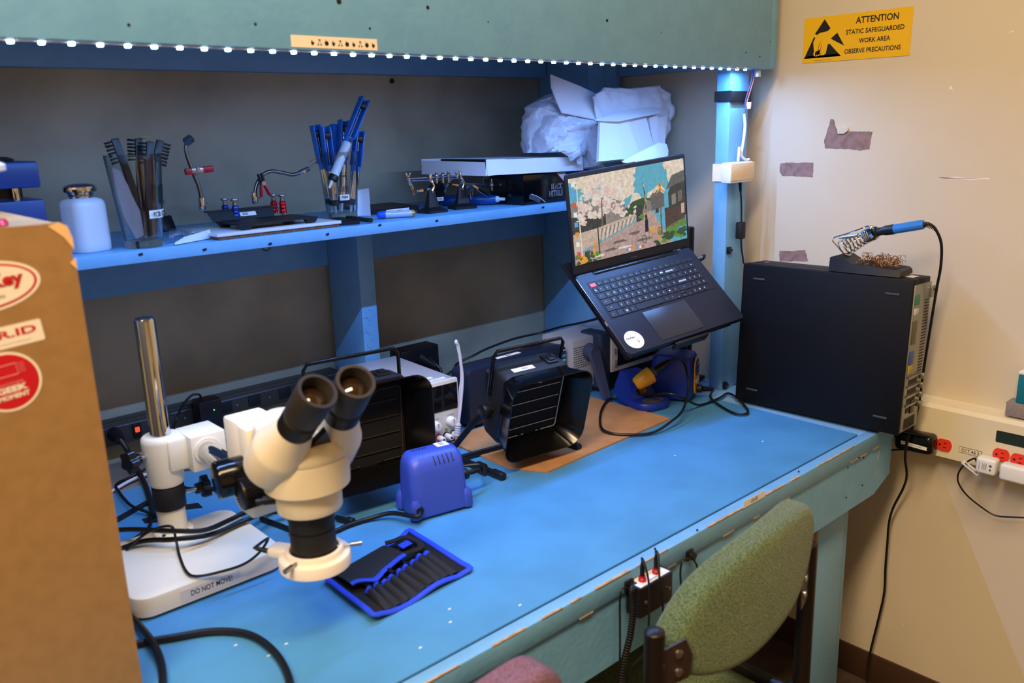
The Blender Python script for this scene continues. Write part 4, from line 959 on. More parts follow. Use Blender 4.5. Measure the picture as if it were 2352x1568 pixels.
obj('rubber_foot', MB(FU).lathe([(.009, 0), (.009, .005)], T(-.045, -.024, 0), 14).lathe([(.009, 0), (.009, .005)], T(.045, -.024, 0), 14).lathe([(.009, 0), (.009, .005)], T(-.045, .024, 0), 14).lathe([(.009, 0), (.009, .005)], T(.045, .024, 0), 14), m_black, pu)
nz = FU @ V(.054, .0, .050); nd = FU.to_3x3() @ V(1, .1, 0)
ob_ = obj('hose_nozzle', MB().cyl(nz, nz + nd * .006, .009, n=20).cyl(nz + nd * .006, nz + nd * .017, .0105, n=20, bev=.002).cyl(nz + nd * .017, nz + nd * .03, .0045, n=12), m_rubber, pu)
sp = MB(); spz = [nz + nd * .028, nz + nd * .04 + V(0, .002, .003), P(1114, 1085, y=1.21)]
sp.tube([nz + nd * .026, nz + nd * .036, P(1115, 1090, y=1.165), P(1113, 1078, y=1.19), P(1100, 1066, y=1.22), V(.92, 1.27, ZM + .02), V(.90, 1.34, ZM + .005)], .0034, 8)
for i in range(7): sp.cyl(nz + nd * (.024 + i * .0028), nz + nd * (.0255 + i * .0028), .0050, n=12)
obj('hose', sp, m_rubber, pu)
cin = FU @ V(-.05, -.040, .022)
obj('power_cord', MB().cyl(FU @ V(-.044, -.036, .022), cin + V(0, -.004, 0), .0062, n=16).tube([FU @ V(-.046, -.036, .022), cin + V(-.012, -.012, -.002), P(900, 1178, z=ZM + .014), P(850, 1190, z=ZM + .006), P(800, 1206, z=ZM + .005), P(765, 1220, z=ZM + .005), P(700, 1225, z=ZM + .005), P(640, 1205, z=ZM + .005), P(600, 1190, z=ZM + .006)], .0042, 10), m_rubber, pu)

# --- tool roll
to = thing('tool_roll', 'black roll-up tool pouch edged in bright blue, lying open on the mat', 'tool roll', (.65, 1.01, ZM))
A, B, C, D = P(752, 1338, z=ZM), P(860, 1428, z=ZM), P(1080, 1312, z=ZM), P(940, 1229, z=ZM)
def tr_(u, v, h=0):
    p = A.lerp(B, u).lerp(D.lerp(C, u), v); return V(p.x, p.y, ZM + .001 + h)     # u towards the front edge, v along the roll to the right
m_nyl = mat('black_nylon', (24, 23, 23), .7, bump=(900, .25)); m_trim = mat('blue_binding', (32, 66, 205), .6, bump=(900, .2)); m_felt = mat('black_felt', (15, 15, 15), .95, bump=(700, .6))
wav = lambda u, v: .004 * math.sin(9 * v + 2 * u) * u + .002 + .006 * max(0, v - .86) / .14 + .004 * max(0, .12 - v) / .12
obj('backing_cloth', MB().grid(lambda u, v: tr_(u, v, wav(u, v)), 16, 26, th=.0012), m_felt, to)
edge = [tr_(u, 0, wav(u, 0) + .001) for u in [i / 8 for i in range(9)]] + [tr_(1, v, wav(1, v) + .001) for v in [i / 14 for i in range(1, 15)]] + [tr_(u, 1, wav(u, 1) + .001) for u in [1 - i / 8 for i in range(1, 9)]] + [tr_(0, v, wav(0, v) + .001) for v in [1 - i / 14 for i in range(1, 14)]]
obj('blue_edging', MB().tube(edge, .0052, 8, closed=True, res=3, flat=.5), m_trim, to)
N = 9
pk_h = lambda u, v: .002 + wav(u, v) + .0055 * abs(math.sin(math.pi * N * v)) ** .6 * (1 - .6 * u) + .0015 * math.sin(30 * u + 9 * v) * (u > .1)
v0, v1 = .13, .90
for i in range(N):
    va, vb = v0 + (v1 - v0) * i / N, v0 + (v1 - v0) * (i + 1) / N; u0 = .56 - .012 * (i % 2) - .008 * i
    def pf_(u, v, va=va, vb=vb, u0=u0): 
        uu = u0 + (.965 - u0) * u; vv = va + (vb - va) * v; return tr_(uu, vv, wav(uu, vv) + .0015 + .0075 * math.sin(math.pi * v) ** .7 * (1 - .65 * u ** 2) + .0012 * math.sin(5 * u + i * 2) * math.sin(math.pi * v))
    pc = obj('pocket', MB().grid(pf_, 10, 8, th=.0008), m_nyl, to)
    def pt_(u, v, f=pf_, s=i): 
        p = f(u * .10 - .02, v); return p + V(0, 0, .0009)
    obj('pocket_binding', MB().grid(pt_, 2, 8, th=.0016), m_trim, pc)
fl0 = lambda u, v: tr_(.0 + .44 * u - .05 * math.sin(3.14 * min(1, v / .35)) * u * 0 + .10 * u * max(0, 1 - abs(v - .33) / .25), .06 + .60 * v, .008 + .007 * math.sin(2.2 * u) + .004 * math.sin(7 * v + 1) * u)
obj('cover_flap', MB().grid(fl0, 10, 18, th=.001), m_nyl, to)
obj('flap_binding', MB().grid(lambda u, v: fl0(.90 + .13 * u, v) + V(0, 0, .0012), 2, 18, th=.002), m_trim, to)
st_ = [tr_(.05, .66, .015), tr_(.10, .74, .016), tr_(.12, .86, .014), tr_(.30, .90, .014), tr_(.42, .84, .015), tr_(.40, .70, .016), tr_(.34, .60, .016)]
obj('tie_strap', MB().tube(st_, .0062, 6, flat=.35, res=6), mat('webbing', (22, 20, 18), .85, bump=(1200, .7)), to)
obj('strap_patch', MB().grid(lambda u, v: tr_(.16 + .10 * u, .74 + .12 * v, .012), 2, 4, th=.001), m_trim, to)
for k, (u, v, L, r, mm_) in enumerate(((.50, .19, .05, .0042, m_brush), (.5, .28, .035, .0034, m_steel), (.47, .455, .03, .0042, m_chrome), (.47, .62, .022, .0036, m_steel), (.46, .80, .02, .0032, m_brush))):
    p0 = tr_(u + .07, v, .0085); p1 = tr_(u - L * 3.6, v - .005, .0095)
    tt = thing('small_tool', ['grey-tipped tool at the left end of the tool roll', 'thin tool with a brass collar, second in the tool roll', 'bright round-tipped tool in the middle of the roll', 'slim tool poking from the right half of the roll', 'dark tool in the last pocket of the roll'][k], 'hand tool', p0, group='tools in the roll')
    obj('tool_handle', MB().cyl(p0, p0.lerp(p1, .55), r, n=12), m_black, tt); obj('tool_tip', MB().cyl(p0.lerp(p1, .55), p1, r * .85, r * .55, n=12), mm_, tt)
# ------------------------------------------------------------------ laptop on its arm
LPX = ((.9833, -.1595, .0882), (.0640, .7553, .6522), (-.1706, -.6357, .7529))
FLp = axes((1.5309, 1.2781, 1.1206), *LPX)          # x along the hinge, y towards the hinge, z out of the deck
LW, LD = .357, .232
m_lap = mat('midnight_aluminium', (38, 42, 54), .38, .5); m_key = mat('key_black', (24, 28, 38), .45); m_keytxt = mat('key_legend', (196, 204, 220), .5)
m_pad = mat('touchpad_grey', (52, 54, 60), .32, .3)
lp = thing('laptop', 'dark open laptop showing a painted street scene, on a black arm', 'laptop', FLp @ V(0, -LD / 2, -.02))
bs = MB(FLp).loft([[(x, y - LD / 2, z) for x, y in rrect(LW - 2 * i, LD - 2 * i, .010, 4)] for i, z in ((.004, -.0165), (.001, -.0135), (0, -.003), (.0015, -.0002))])
base = obj('base', bs, m_lap, lp)
obj('deck_edge', MB(FLp).box((.0012, LD - .02, .0012), T(-LW / 2 + .0008, -LD / 2, -.0012)), mat('bright_edge', (190, 176, 160), .2, 1), base, label='bright bevelled left edge')
pt = MB(FLp)
for y, L, h in ((-.05, .014, .004), (-.072, .006, .003), (-.089, .009, .0045), (-.115, .02, .002)): pt.box((.0012, L, h), T(-LW / 2 - .0002, y, -.008))
obj('side_port', pt, m_blackg, base)
obj('usb_mark', MB(FLp).box((.001, .012, .003), T(-LW / 2 + .0006, -.140, -.0038)), m_label, base)
obj('hinge_slot', MB(FLp).box((.262, .0095, .003), T(.004, -.006, .0002), .001), m_blackg, lp)
obj('touchpad', MB(FLp).box((.130, .082, .0006), T(-.012, -.181, .0003), .0002), m_pad, lp)
st = MB(FLp @ T(-.142, -.199, .0003)).prism(circ(.0235, 40), 0, .0005)
def F2(w): return T(0, 0, w)
st.text('DevFest', T(-.007, .006, .0008) @ RZ(0), h=.0052, m=1)
st.prism(rrect(.012, .0065, .002, 3, .008, .004), .0005, .0007, m=2); st.prism(rrect(.012, .007, .002, 3, -.005, -.009), .0005, .0007, m=3)
for k, c in enumerate((4, 5, 6, 7)): st.prism([(.007 + .0035 * math.cos(a), -.007 + .0035 * math.sin(a)) for a in [k * 1.57 + j * .25 for j in range(6)]] + [(.007 + .0018 * math.cos(a), -.007 + .0018 * math.sin(a)) for a in [k * 1.57 + j * .25 for j in range(5, -1, -1)]], .0005, .0008, m=c)
st.box((.016, .0006, .0003), T(-.004, .0005, .0006), m=8); st.box((.011, .0006, .0003), T(-.004, -.0015, .0006), m=8); st.prism(circ(.003, 16, .015, .001), .0005, .0006, m=8)
obj('round_sticker', st, [m_label, m_ink, mat('pale_green', (214, 236, 205), .5), mat('pale_yellow', (246, 224, 180), .5), mat('st_red', (214, 60, 60), .5), mat('st_green', (70, 160, 90), .5), mat('st_yellow', (240, 190, 60), .5), mat('st_blue', (50, 110, 210), .5), mat('pale_ink', (205, 208, 214), .5)], lp, label='white round event sticker on the palm rest')
kbd = obj('keyboard', MB(FLp).box((.322, .106, .0006), T(0, -.080, .0001)), mat('key_well', (16, 18, 26), .5), lp)
m_keyred = mat('red_escape_key', (236, 92, 98), .45)
rows = [('E fff fff fff fff D...'.split(), .009)]
kx0, ky = -.158, -.031
def key(x, y, wd, hh, txt='', m_=m_key, small=False):
    mb = MB(FLp).box((wd - .0025, hh - .0025, .0016), T(x + wd / 2, y - hh / 2, .0010), .0005, 1)
    if txt == '#': 
        for sx_ in (-1, 1):
            for sy_ in (-1, 1): mb.box((.0023, .0023, .0001), T(x + wd / 2 + sx_ * .0014, y - hh / 2 + sy_ * .0014, .0019), m=1)
    elif txt == '=':
        for i in range(8): mb.prism([(x + wd * .12 + i * .0029, y - hh * .62), (x + wd * .12 + i * .0029 + .0019, y - hh * .62), (x + wd * .12 + i * .0029 + .0027, y - hh * .38), (x + wd * .12 + i * .0029 + .0008, y - hh * .38)], .0018, .0019, m=1)
    elif txt: mb.text(txt, T(x + wd * .42, y - hh * .45, .00186), h=(.0018 if small or len(txt) > 1 else .0040), m=1, bold=.02)
    obj('key', mb, [m_, m_keytxt], kbd)
x = kx0
for i in range(17):
    key(x, ky, .0186, .0125, '' if i == 0 else 'f%d' % i if i < 13 else '', m_keyred if i == 0 else m_key, True); x += .0186
layout = [('` 1 2 3 4 5 6 7 8 9 0 - ='.split(), .0135, .0), ('Q W E R T Y U I O P [ ]'.split(), .0, .0225), ('A S D F G H J K L ; \''.split(), .0, .0275), ('Z X C V B N M , . /'.split(), .0, .0365)]
kw, kh = .0182, .0178
yy = ky - .0135
x = kx0
for i, c in enumerate(layout[0][0]): wd = .0135 if i == 0 else kw; key(x, yy, wd, kh, c); x += wd
key(x, yy, .0285, kh, 'back'); x += .0295
for c in ('/', '*', '-'): key(x, yy, .0158, kh, c, small=True); x += .0158
yy -= kh; x = kx0; key(x, yy, .0225, kh, 'tab'); x += .0225
for c in layout[1][0]: key(x, yy, kw, kh, c); x += kw
key(x, yy, .0195, kh, '\\'); x += .0205
for c in '789': key(x, yy, .0158, kh, c); x += .0158
yy -= kh; x = kx0; key(x, yy, .0275, kh, 'caps'); x += .0275
for c in layout[2][0]: key(x, yy, kw, kh, c); x += kw
key(x, yy, .0322, kh, '='); x += .0335
for c in '456': key(x, yy, .0158, kh, c); x += .0158
yy -= kh; x = kx0; key(x, yy, .0365, kh, 'shift'); x += .0365
for c in layout[3][0]: key(x, yy, kw, kh, c); x += kw
key(x, yy, .0415, kh, 'shift'); x += .0428
for c in '123': key(x, yy, .0158, kh, c); x += .0158
yy -= kh; x = kx0
for wd, c in ((.0205, 'ctrl'), (.0182, 'fn'), (.0182, '#'), (.0182, 'alt'), (.084, ''), (.0182, 'alt'), (.0182, 'ctrl')): key(x, yy, wd, kh, c); x += wd
for i in range(3): key(x, yy - kh * .45, .0178, kh * .55, 'o', small=True); x += .0178
key(x - .0356, yy, .0178, kh * .45, 'o', small=True); x += .0012
for c in ('0', '.', '+'): key(x, yy, .0158, kh, c); x += .0158
# lid
aL = 2.2919; LH = .226
FLd = FLp @ axes((0, 0, 0), (1, 0, 0), (0, -math.cos(aL), math.sin(aL)), (0, -math.sin(aL), -math.cos(aL)))   # y up the lid, z out of the screen
ld = MB(FLd).loft([[(x, y + LH / 2, z) for x, y in rrect(LW - 2 * i, LH - 2 * i, .007, 4)] for i, z in ((.002, -.0065), (0, -.005), (0, -.001), (.001, 0))])
lid = obj('lid', ld, m_lap, lp)
obj('screen_bezel', MB(FLd).box((LW - .005, LH - .006, .0006), T(0, LH / 2, .0003)), m_blackm, lid)
obj('webcam', MB(FLd).box((.05, .0045, .004), T(0, LH - .001, -.003), .001).box((.010, .002, .0004), T(0, LH - .0058, .0006)).cyl((.006, LH - .0058, .0006), (.006, LH - .0058, .0009), .0009, n=8), m_blackg, lid)
obj('lid_lettering', MB(FLd).text('ASUS Vivobook', T(0, .0095, .0007), h=.0022, m=0), [m_greyink], lid)
SW, SH = .344, .193; SC = FLd @ T(0, .0225 + SH / 2, .0008)
def scr(name, hexc, k=.8):
    m = mat('screen_' + name, (8, 8, 8), .25, emit=hexc, estr=k); nt = m.node_tree; b = nt.nodes['Principled BSDF']
    co = nt.nodes.new('ShaderNodeTexCoord'); n = nt.nodes.new('ShaderNodeTexNoise'); n.inputs['Scale'].default_value = 140; n.inputs['Detail'].default_value = 8
    mx = nt.nodes.new('ShaderNodeMix'); mx.data_type = 'RGBA'; c = lin(hexc); a_ = .78 if name not in ('sky', 'white', 'icon_blue') else .92
    mx.inputs[6].default_value = tuple(v * a_ for v in c[:3]) + (1,); mx.inputs[7].default_value = tuple(min(1, v * 1.1 + .01) for v in c[:3]) + (1,)
    rp = nt.nodes.new('ShaderNodeValToRGB'); rp.color_ramp.elements[0].position = .35; rp.color_ramp.elements[1].position = .68
    nt.links.new(co.outputs['Object'], n.inputs['Vector']); nt.links.new(n.outputs[0], rp.inputs[0]); nt.links.new(rp.outputs[0], mx.inputs[0]); nt.links.new(mx.outputs[2], b.inputs['Emission Color'])
    return m
sm = [scr('sky', (96, 178, 204)), scr('cloud', (244, 226, 206)), scr('blossom', (240, 208, 200)), scr('blossom_white', (238, 230, 222)), scr('leaf', (104, 150, 62)), scr('wall', (214, 190, 172)), scr('road', (196, 166, 160)), scr('dark', (62, 66, 66)), scr('roof', (104, 104, 104)), scr('green', (56, 88, 58)), scr('amber', (244, 168, 64)), scr('house', (150, 140, 132)), scr('shade', (120, 108, 104)), scr('figure', (34, 38, 52)), scr('icon_blue', (90, 170, 240)), scr('white', (250, 248, 244)), scr('brown', (84, 66, 60)), scr('icon_red', (236, 90, 80))]
sp = MB(SC); lay = [0]
def clip(pts):
    for ax, lim, sg in ((0, 0, 1), (0, 1, -1), (1, 0, 1), (1, 1, -1)):
        out = []
        for i in range(len(pts)):
            a, b = pts[i - 1], pts[i]; ia, ib = (a[ax] - lim) * sg >= 0, (b[ax] - lim) * sg >= 0
            if ia != ib:
                t = (lim - a[ax]) / (b[ax] - a[ax]); out.append((a[0] + (b[0] - a[0]) * t, a[1] + (b[1] - a[1]) * t))
            if ib: out.append(b)
        pts = out
        if not pts: break
    return pts
def sh(pts, m):
    pts = clip(list(pts))
    if len(pts) < 3: return
    lay[0] += 1; z = lay[0] * .000004
    sp.prism([((x - .5) * SW, (y - .5) * SH) for x, y in pts], 0 if lay[0] == 1 else z - .000002, z, m=m)
def dab(cx, cy, rx, ry, m, n=14, seed=0, jag=.18):
    r = random.Random(seed); sh([(cx + rx * (1 + r.uniform(-jag, jag)) * math.cos(2 * math.pi * i / n), cy + ry * (1 + r.uniform(-jag, jag)) * math.sin(2 * math.pi * i / n)) for i in range(n)], m)
sh([(0, 0), (1, 0), (1, 1), (0, 1)], 0)
for i, (x, y, rx, ry) in enumerate(((.40, .86, .14, .2), (.30, .98, .3, .16), (.49, .76, .05, .1), (.93, .86, .09, .2), (.86, .96, .05, .07), (.70, .60, .06, .1), (.76, .66, .05, .07), (.64, .54, .05, .05), (.55, .58, .06, .12))): dab(x, y, rx, ry, 1, 18, i)
sh([(.42, .50), (.52, .60), (.60, .62), (.68, .60), (.68, .45), (.42, .42)], 9)                                  # far hills
sh([(0, .28), (.45, .42), (.45, .62), (.3, .72), (0, .72)], 11)                                                 # house left
sh([(0, .30), (.28, .40), (.28, .52), (0, .56)], 7)
r = random.Random(11)
for i in range(110):
    x = r.uniform(.05, .44); y = r.uniform(.52, .93) - abs(x - .26) * .35; dab(x, y, r.uniform(.008, .035), r.uniform(.012, .045), r.choice((2, 3, 3, 2, 1)), 9, i, .5)
for i in range(30):
    x = r.uniform(.22, .55); y = .78 - (x - .2) * .75 + r.uniform(-.14, .05); dab(x, y, .012, .022, r.choice((3, 2)), 7, i + 80, .5)
sh([(.235, .30), (.25, .30), (.26, .72), (.252, .72)], 12)
sh([(0, .12), (.22, .22), (.52, .36), (.55, .42), (.52, .45), (.2, .38), (0, .36)], 5)                           # long wall
for i in range(18):
    x = .2 + i * .018; sh([(x, .20 + (x - .2) * .5), (x + .006, .205 + (x - .2) * .5), (x + .03, .36 + (x - .2) * .2), (x + .022, .36 + (x - .2) * .2)], 12 if i % 2 else 3)
sh([(.0, 0), (.86, 0), (.74, .28), (.68, .48), (.60, .46), (.52, .34), (.22, .2), (0, .1)], 6)                   # road
for i, (x, y, rx) in enumerate(((.38, .16, .07), (.52, .22, .05), (.6, .12, .08), (.3, .09, .06))): dab(x, y, rx, .018, 12, 12, i + 40, .3)
for i, (x, y, rx) in enumerate(((.42, .08, .07), (.2, .05, .05))): dab(x, y, rx, .012, 3, 12, i + 60, .3)
sh([(.66, .44), (.80, .46), (.80, .62), (.74, .68), (.66, .56)], 8); sh([(.6, .44), (.68, .44), (.68, .56), (.63, .6)], 11); sh([(.655, .58), (.70, .66), (.76, .60)], 12)
sh([(.54, .34), (.60, .36), (.60, .54), (.545, .52)], 7); dab(.59, .40, .025, .03, 4, 10, 3, .3)
sh([(.84, .30), (1, .30), (1, .80), (.90, .80), (.84, .62)], 7); sh([(.82, .66), (.88, .82), (1, .86), (1, .72), (.9, .70)], 8); sh([(.87, .46), (.91, .47), (.91, .6), (.87, .58)], 11); sh([(.93, .48), (.97, .49), (.97, .62), (.93, .61)], 12)
sh([(.80, .16), (.99, .26), (.99, .44), (.80, .44)], 16); sh([(.80, .12), (.99, .2), (.99, .28), (.80, .2)], 8); sh([(.955, .33), (.985, .335), (.985, .46), (.955, .45)], 5)
for i in range(26): dab(r.uniform(.70, 1), max(.02, r.uniform(.0, .22) * (1 if r.random() > .3 else 1)), r.uniform(.015, .04), r.uniform(.015, .05), r.choice((4, 9, 4)), 8, i + 130, .5)
for i in range(18): dab(r.uniform(0.02, .2), r.uniform(.0, .1), r.uniform(.012, .03), r.uniform(.012, .04), r.choice((4, 9, 10)), 8, i + 170, .5)
sh([(.755, .12), (.77, .12), (.772, .74), (.760, .74)], 12)
for s_ in (-1, 1): sh([(.735, .70 + s_ * .06 - .012), (.735, .70 + s_ * .06 + .014), (.80, .70 - s_ * .06 + .012), (.80, .70 - s_ * .06 - .014)], 10)
sh([(.635, .22), (.645, .22), (.622, .80), (.616, .80)], 12)
for k in range(6): sh([(.6335 - k * .003, .30 + k * .09), (.6445 - k * .003, .30 + k * .09), (.6425 - k * .003, .34 + k * .09), (.632 - k * .003, .34 + k * .09)], 10 if k % 2 else 7)
sh([(.655, .10), (.67, .20), (.69, .10), (.685, .20), (.72, .22), (.715, .06), (.73, .06), (.735, .24), (.66, .24)], 10)
for bx_, by_ in ((.745, .17), (.60, .12), (.115, .10)):
    sh([(bx_ + .022 * math.cos(a), by_ + .05 * math.sin(a)) for a in [i * .3 for i in range(21)]] + [(bx_ + .017 * math.cos(a), by_ + .042 * math.sin(a)) for a in [i * .3 for i in range(20, -1, -1)]], 7)
sh([(.16, .06), (.17, .06), (.17, .18), (.2, .2), (.2, .22), (.155, .21)], 10); sh([(.20, .08), (.21, .08), (.21, .4), (.2, .4)], 7)
dab(.628, .385, .010, .03, 13, 10, 5, .1); sh([(.612, .20), (.642, .20), (.640, .33), (.632, .37), (.622, .37), (.614, .33)], 13); sh([(.622, .12), (.627, .12), (.628, .2), (.621, .2)], 5); sh([(.631, .12), (.636, .12), (.637, .2), (.63, .2)], 5)
sh([(.715, .40), (.745, .405), (.745, .46), (.715, .455)], 7)
for i, c in enumerate((15, 14, 17, 15, 14, 10, 15, 17)):
    y = .93 - i * .115; sh([(.018, y - .028), (.046, y - .028), (.046, y + .028), (.018, y + .028)], c)
sh([(.055, .1), (.066, .1), (.064, .9), (.056, .9)], 3)
for i, c in enumerate((14, 15, 10, 10, 14, 15, 17)): sh([(.43 + i * .024, .022), (.447 + i * .024, .022), (.447 + i * .024, .052), (.43 + i * .024, .052)], c)
obj('screen', sp, sm, lid, label='lit screen with a painted spring street')
# arm, tray and pole
ar = thing('monitor_stand', 'black monitor pole and tray arm carrying the laptop, behind the blue station', 'monitor arm', (1.80, 1.325, ZM))
m_arm = mat('arm_black', (16, 16, 18), .4)
ty = MB(FLp).span((-LW / 2 + .006, -LD + .004, -.026), (LW / 2 - .03, .055, -.0225), .001)
obj('tray', ty, m_arm, ar); obj('tray_lip', MB(FLp).span((-.045, -LD - .010, -.026), (.055, -LD - .0015, -.004), .002), m_arm, ar)
obj('pole', MB(T(1.80, 1.325, 0)).lathe([(.0175, .769), (.0175, 1.168), (.016, 1.1705)], n=32), m_arm, ar)
obj('pole_base', MB(T(1.80, 1.325, 0)).box((.07, .085, .010), T(0, 0, .7657), .002), m_arm, ar)
ct = FLp @ V(.02, -.08, -.03)
obj('arm_link', MB().cyl((1.80, 1.325, .955), (1.80, 1.325, 1.005), .0235, n=30).cyl(V(1.80, 1.325, .98), V(1.66, 1.345, .985), .016, n=20).cyl(V(1.66, 1.345, .985), ct + V(0, .03, -.03), .016, n=20), m_arm, ar)
obj('tilt_mount', MB().cyl(ct + V(0, .034, -.034), ct, .024, n=24), m_arm, ar)
pcb = thing('laptop_power_cable', 'short black charging cable looping out of the laptop right side', 'cable', FLp @ V(LW / 2, -.03, -.01))
a0 = FLp @ V(LW / 2 + .0005, -.035, -.008)
obj('plug', MB().cyl(a0, a0 + V(.018, -.003, .002), .0045, n=12), m_steel, pcb)
obj('cord', MB().tube([a0 + V(.017, -.003, .002), a0 + V(.034, .0, .004), a0 + V(.038, .01, -.006), a0 + V(.022, .026, -.012), a0 + V(.005, .05, -.03)], .0038, 8), m_rubber, pcb)

# ------------------------------------------------------------------ desktop computer
PCF = axes((1.742, .919, .9345), (.9977, .041, -.048), (-.041, .999, 0), (.048, 0, .9988))
pcx = thing('desktop_computer', 'black slim desktop computer standing on edge at the bench end', 'computer', (1.79, .92, .7575))
m_pc = mat('pc_black', (8, 10, 16), .55, spec=.25, bump=(900, .06)); m_pcm = mat('zinc_sheet', (150, 150, 142), .35, .9)
A2, B2, TH = .40, .338, .098
obj('side_cover', MB(PCF).span((0, -A2 / 2 + .004, -B2 / 2), (.030, A2 / 2, B2 / 2), .004), m_pc, pcx)
obj('chassis', MB(PCF).span((.030, -A2 / 2 + .006, -B2 / 2 + .002), (TH, A2 / 2 - .002, B2 / 2 - .001), .002), m_pc, pcx)
for y, z in ((.155, .135), (-.155, .135), (.155, -.135), (-.155, -.135)): obj('rubber_pad', MB(PCF).box((.003, .03, .0045), T(-.0008, y, z), .001), mat('pad_grey', (60, 62, 68), .5) if 'pad_grey' not in bpy.data.materials else bpy.data.materials['pad_grey'], pcx)
RF = PCF @ T(0, -A2 / 2 + .004, 0)
obj('rear_plate', MB(RF).span((.006, -.002, -B2 / 2 + .006), (TH - .002, .004, B2 / 2 - .012), .0005), m_pcm, pcx)
rp = MB(RF)
for i in range(26): rp.box((.022, .001, .0022), T(.078, -.0024, .12 - i * .0065))
for i in range(4): rp.box((.045, .001, .010), T(.045, -.0024, -.055 - i * .021))
for i in range(8): rp.box((.06, .001, .0014), T(.05, -.0024, -.137 - i * .003))
obj('vent_slots', rp, m_ink, pcx)
for z, h, c in ((.125, .022, (36, 120, 84)), (.10, .013, (190, 196, 200)), (.055, .05, (84, 78, 60)), (.0, .028, (40, 80, 150)), (-.024, .018, (168, 150, 60)), (-.112, .030, (20, 20, 22))):
    obj('port', MB(RF).box((.020, .003, h), T(.022 if z > -.1 else .055, -.003, z), .0005), mat('port_%d' % c[0], c, .4), pcx)
for i in range(4): obj('slot_bracket', MB(RF).box((.07, .004, .004), T(.05, -.004, -.043 - i * .021)).box((.014, .012, .013), T(.088, -.006, -.049 - i * .021), .002), m_pcm, pcx)
obj('lock_tab', MB(RF @ T(TH + .006, -.003, .135) @ FRONT).prism([(x, y) for x, y in rrect(.022, .026, .004, 4)], 0, .0015).prism(circ(.004, 16, .003, .004), .0015, .0017, m=1), [m_pcm, m_ink], pcx)
tp = MB(PCF).box((.034, .030, .0004), T(.055, -.165, B2 / 2 - .0004)).box((.034, .045, .0004), T(.055, -.122, B2 / 2 - .0004))
obj('top_stickers', tp, m_label, pcx)
obj('front_badge', MB(PCF).box((.014, .01, .0004), T(.06, .17, B2 / 2 - .0006)), m_greyink, pcx)

# ------------------------------------------------------------------ iron stand with brass wool, on the computer
ZP = 1.1045
so = thing('iron_stand', 'black iron stand with a steel coil and brass wool, on the computer', 'iron stand', (1.79, .83, ZP))
tb = axes((1.792, .838, ZP), (0, -1, 0), (1, 0, 0), (0, 0, 1)); tb = axes((1.792, .838, ZP), (.05, -.998, 0), (.998, .05, 0), (0, 0, 1))
tray = MB(tb)
def ry_(x, w, h0, h1): return [(x, -w / 2, h0), (x, w / 2, h0), (x, w / 2 - .004, h1), (x, -w / 2 + .004, h1)]
tray.loft([ry_(-.072, .072, .0, .030), ry_(-.052, .074, .0, .036), ry_(-.026, .076, 0, .020), ry_(.075, .076, 0, .014), ry_(.082, .070, 0, .010)])
obj('tray_base', tray, m_cast, so)
obj('tray_well', MB(tb).span((-.016, -.03, .0145), (.070, .03, .0152)), m_blackm, so)
wl = MB(tb); rnd = random.Random(9)
for i in range(150):
    c = V(rnd.uniform(-.014, .064), rnd.uniform(-.026, .026), .016 + rnd.uniform(0, .022)); c.z = .015 + (c.z - .015) * (1 - (abs(c.y) / .03) ** 3)
    R_ = rnd.uniform(.003, .008); ax = Euler((rnd.uniform(0, 3), rnd.uniform(0, 3), rnd.uniform(0, 3))).to_matrix()
    wl.tube([c + ax @ V(R_ * math.cos(k * .9), R_ * math.sin(k * .9), .0015 * k - .003) for k in range(6)], .00055, 3, res=2)
wl.tube([tb @ V(0, 0, 0) * 0 + V(.066, -.004, .02), V(.072, -.01, .04), V(.078, -.006, .043), V(.076, .002, .036)], .0004, 4)
obj('brass_wool', wl, mat('bronze_wool', (150, 96, 44), .4, .85), so, kind='stuff')
s0 = P(1936, 572, x=1.79); s1 = P(2006, 534, x=1.79)
cl = MB().helix(s0, s0.lerp(s1, .72), .0195, .0017, 6.2, R1=.0135, per=14); cl.helix(s0.lerp(s1, .72), s1, .0135, .0019, 5, R1=.0145, per=14)
obj('steel_coil', cl, m_chrome, so); obj('coil_ring', MB(along(s1, s1 - s0)).lathe([(.0125, -.004), (.0165, -.004), (.0165, .003), (.0125, .003)], n=30), m_chrome, so)
w0 = tb @ V(-.055, 0, .034)
obj('support_wire', MB().tube([w0, P(1912, 552, x=1.79), P(1916, 545, x=1.79), P(1950, 535, x=1.79), P(1993, 519, x=1.79), s1 + V(0, 0, .012)], .0016, 8, smooth=False), m_chrome, so)
i2 = thing('blue_soldering_iron', 'blue-handled soldering iron resting in the steel coil, its cord trailing down the wall', 'soldering iron', s1)
di = (P(2122, 515, x=1.80) - s1); Ld = di.length; Fi = along(s1, di)
obj('heater_tube', MB(Fi).lathe([(.002, -.075), (.0035, -.06), (.0035, -.02), (.006, -.018), (.006, 0)], n=16), m_steel, i2)
obj('front_grip', MB(Fi).lathe([(.0105, .0035), (.0125, .0045), (.0125, .007), (.0095, .009), (.0085, .018), (.0105, .026), (.0110, Ld * .42)], n=24), m_black, i2)
obj('blue_handle', MB(Fi).lathe([(.0102, Ld * .42), (.0102, Ld * .95), (.009, Ld)], n=24), mat('iron_blue', (44, 120, 204), .35), i2)
e = P(2122, 515, x=1.80)
rl = MB(); rp_ = [e, P(2136, 515, x=1.805), P(2150, 528, x=1.81)]
for k in range(9):
    t = k / 9; a = rp_[0].lerp(rp_[1], t).lerp(rp_[1].lerp(rp_[2], t), t); b = a + (rp_[2] - rp_[0]) * .03; rl.cyl(a, b + (b - a) * .6, .0068 - .0003 * k, n=12)
obj('strain_relief', rl, m_rubber, i2)
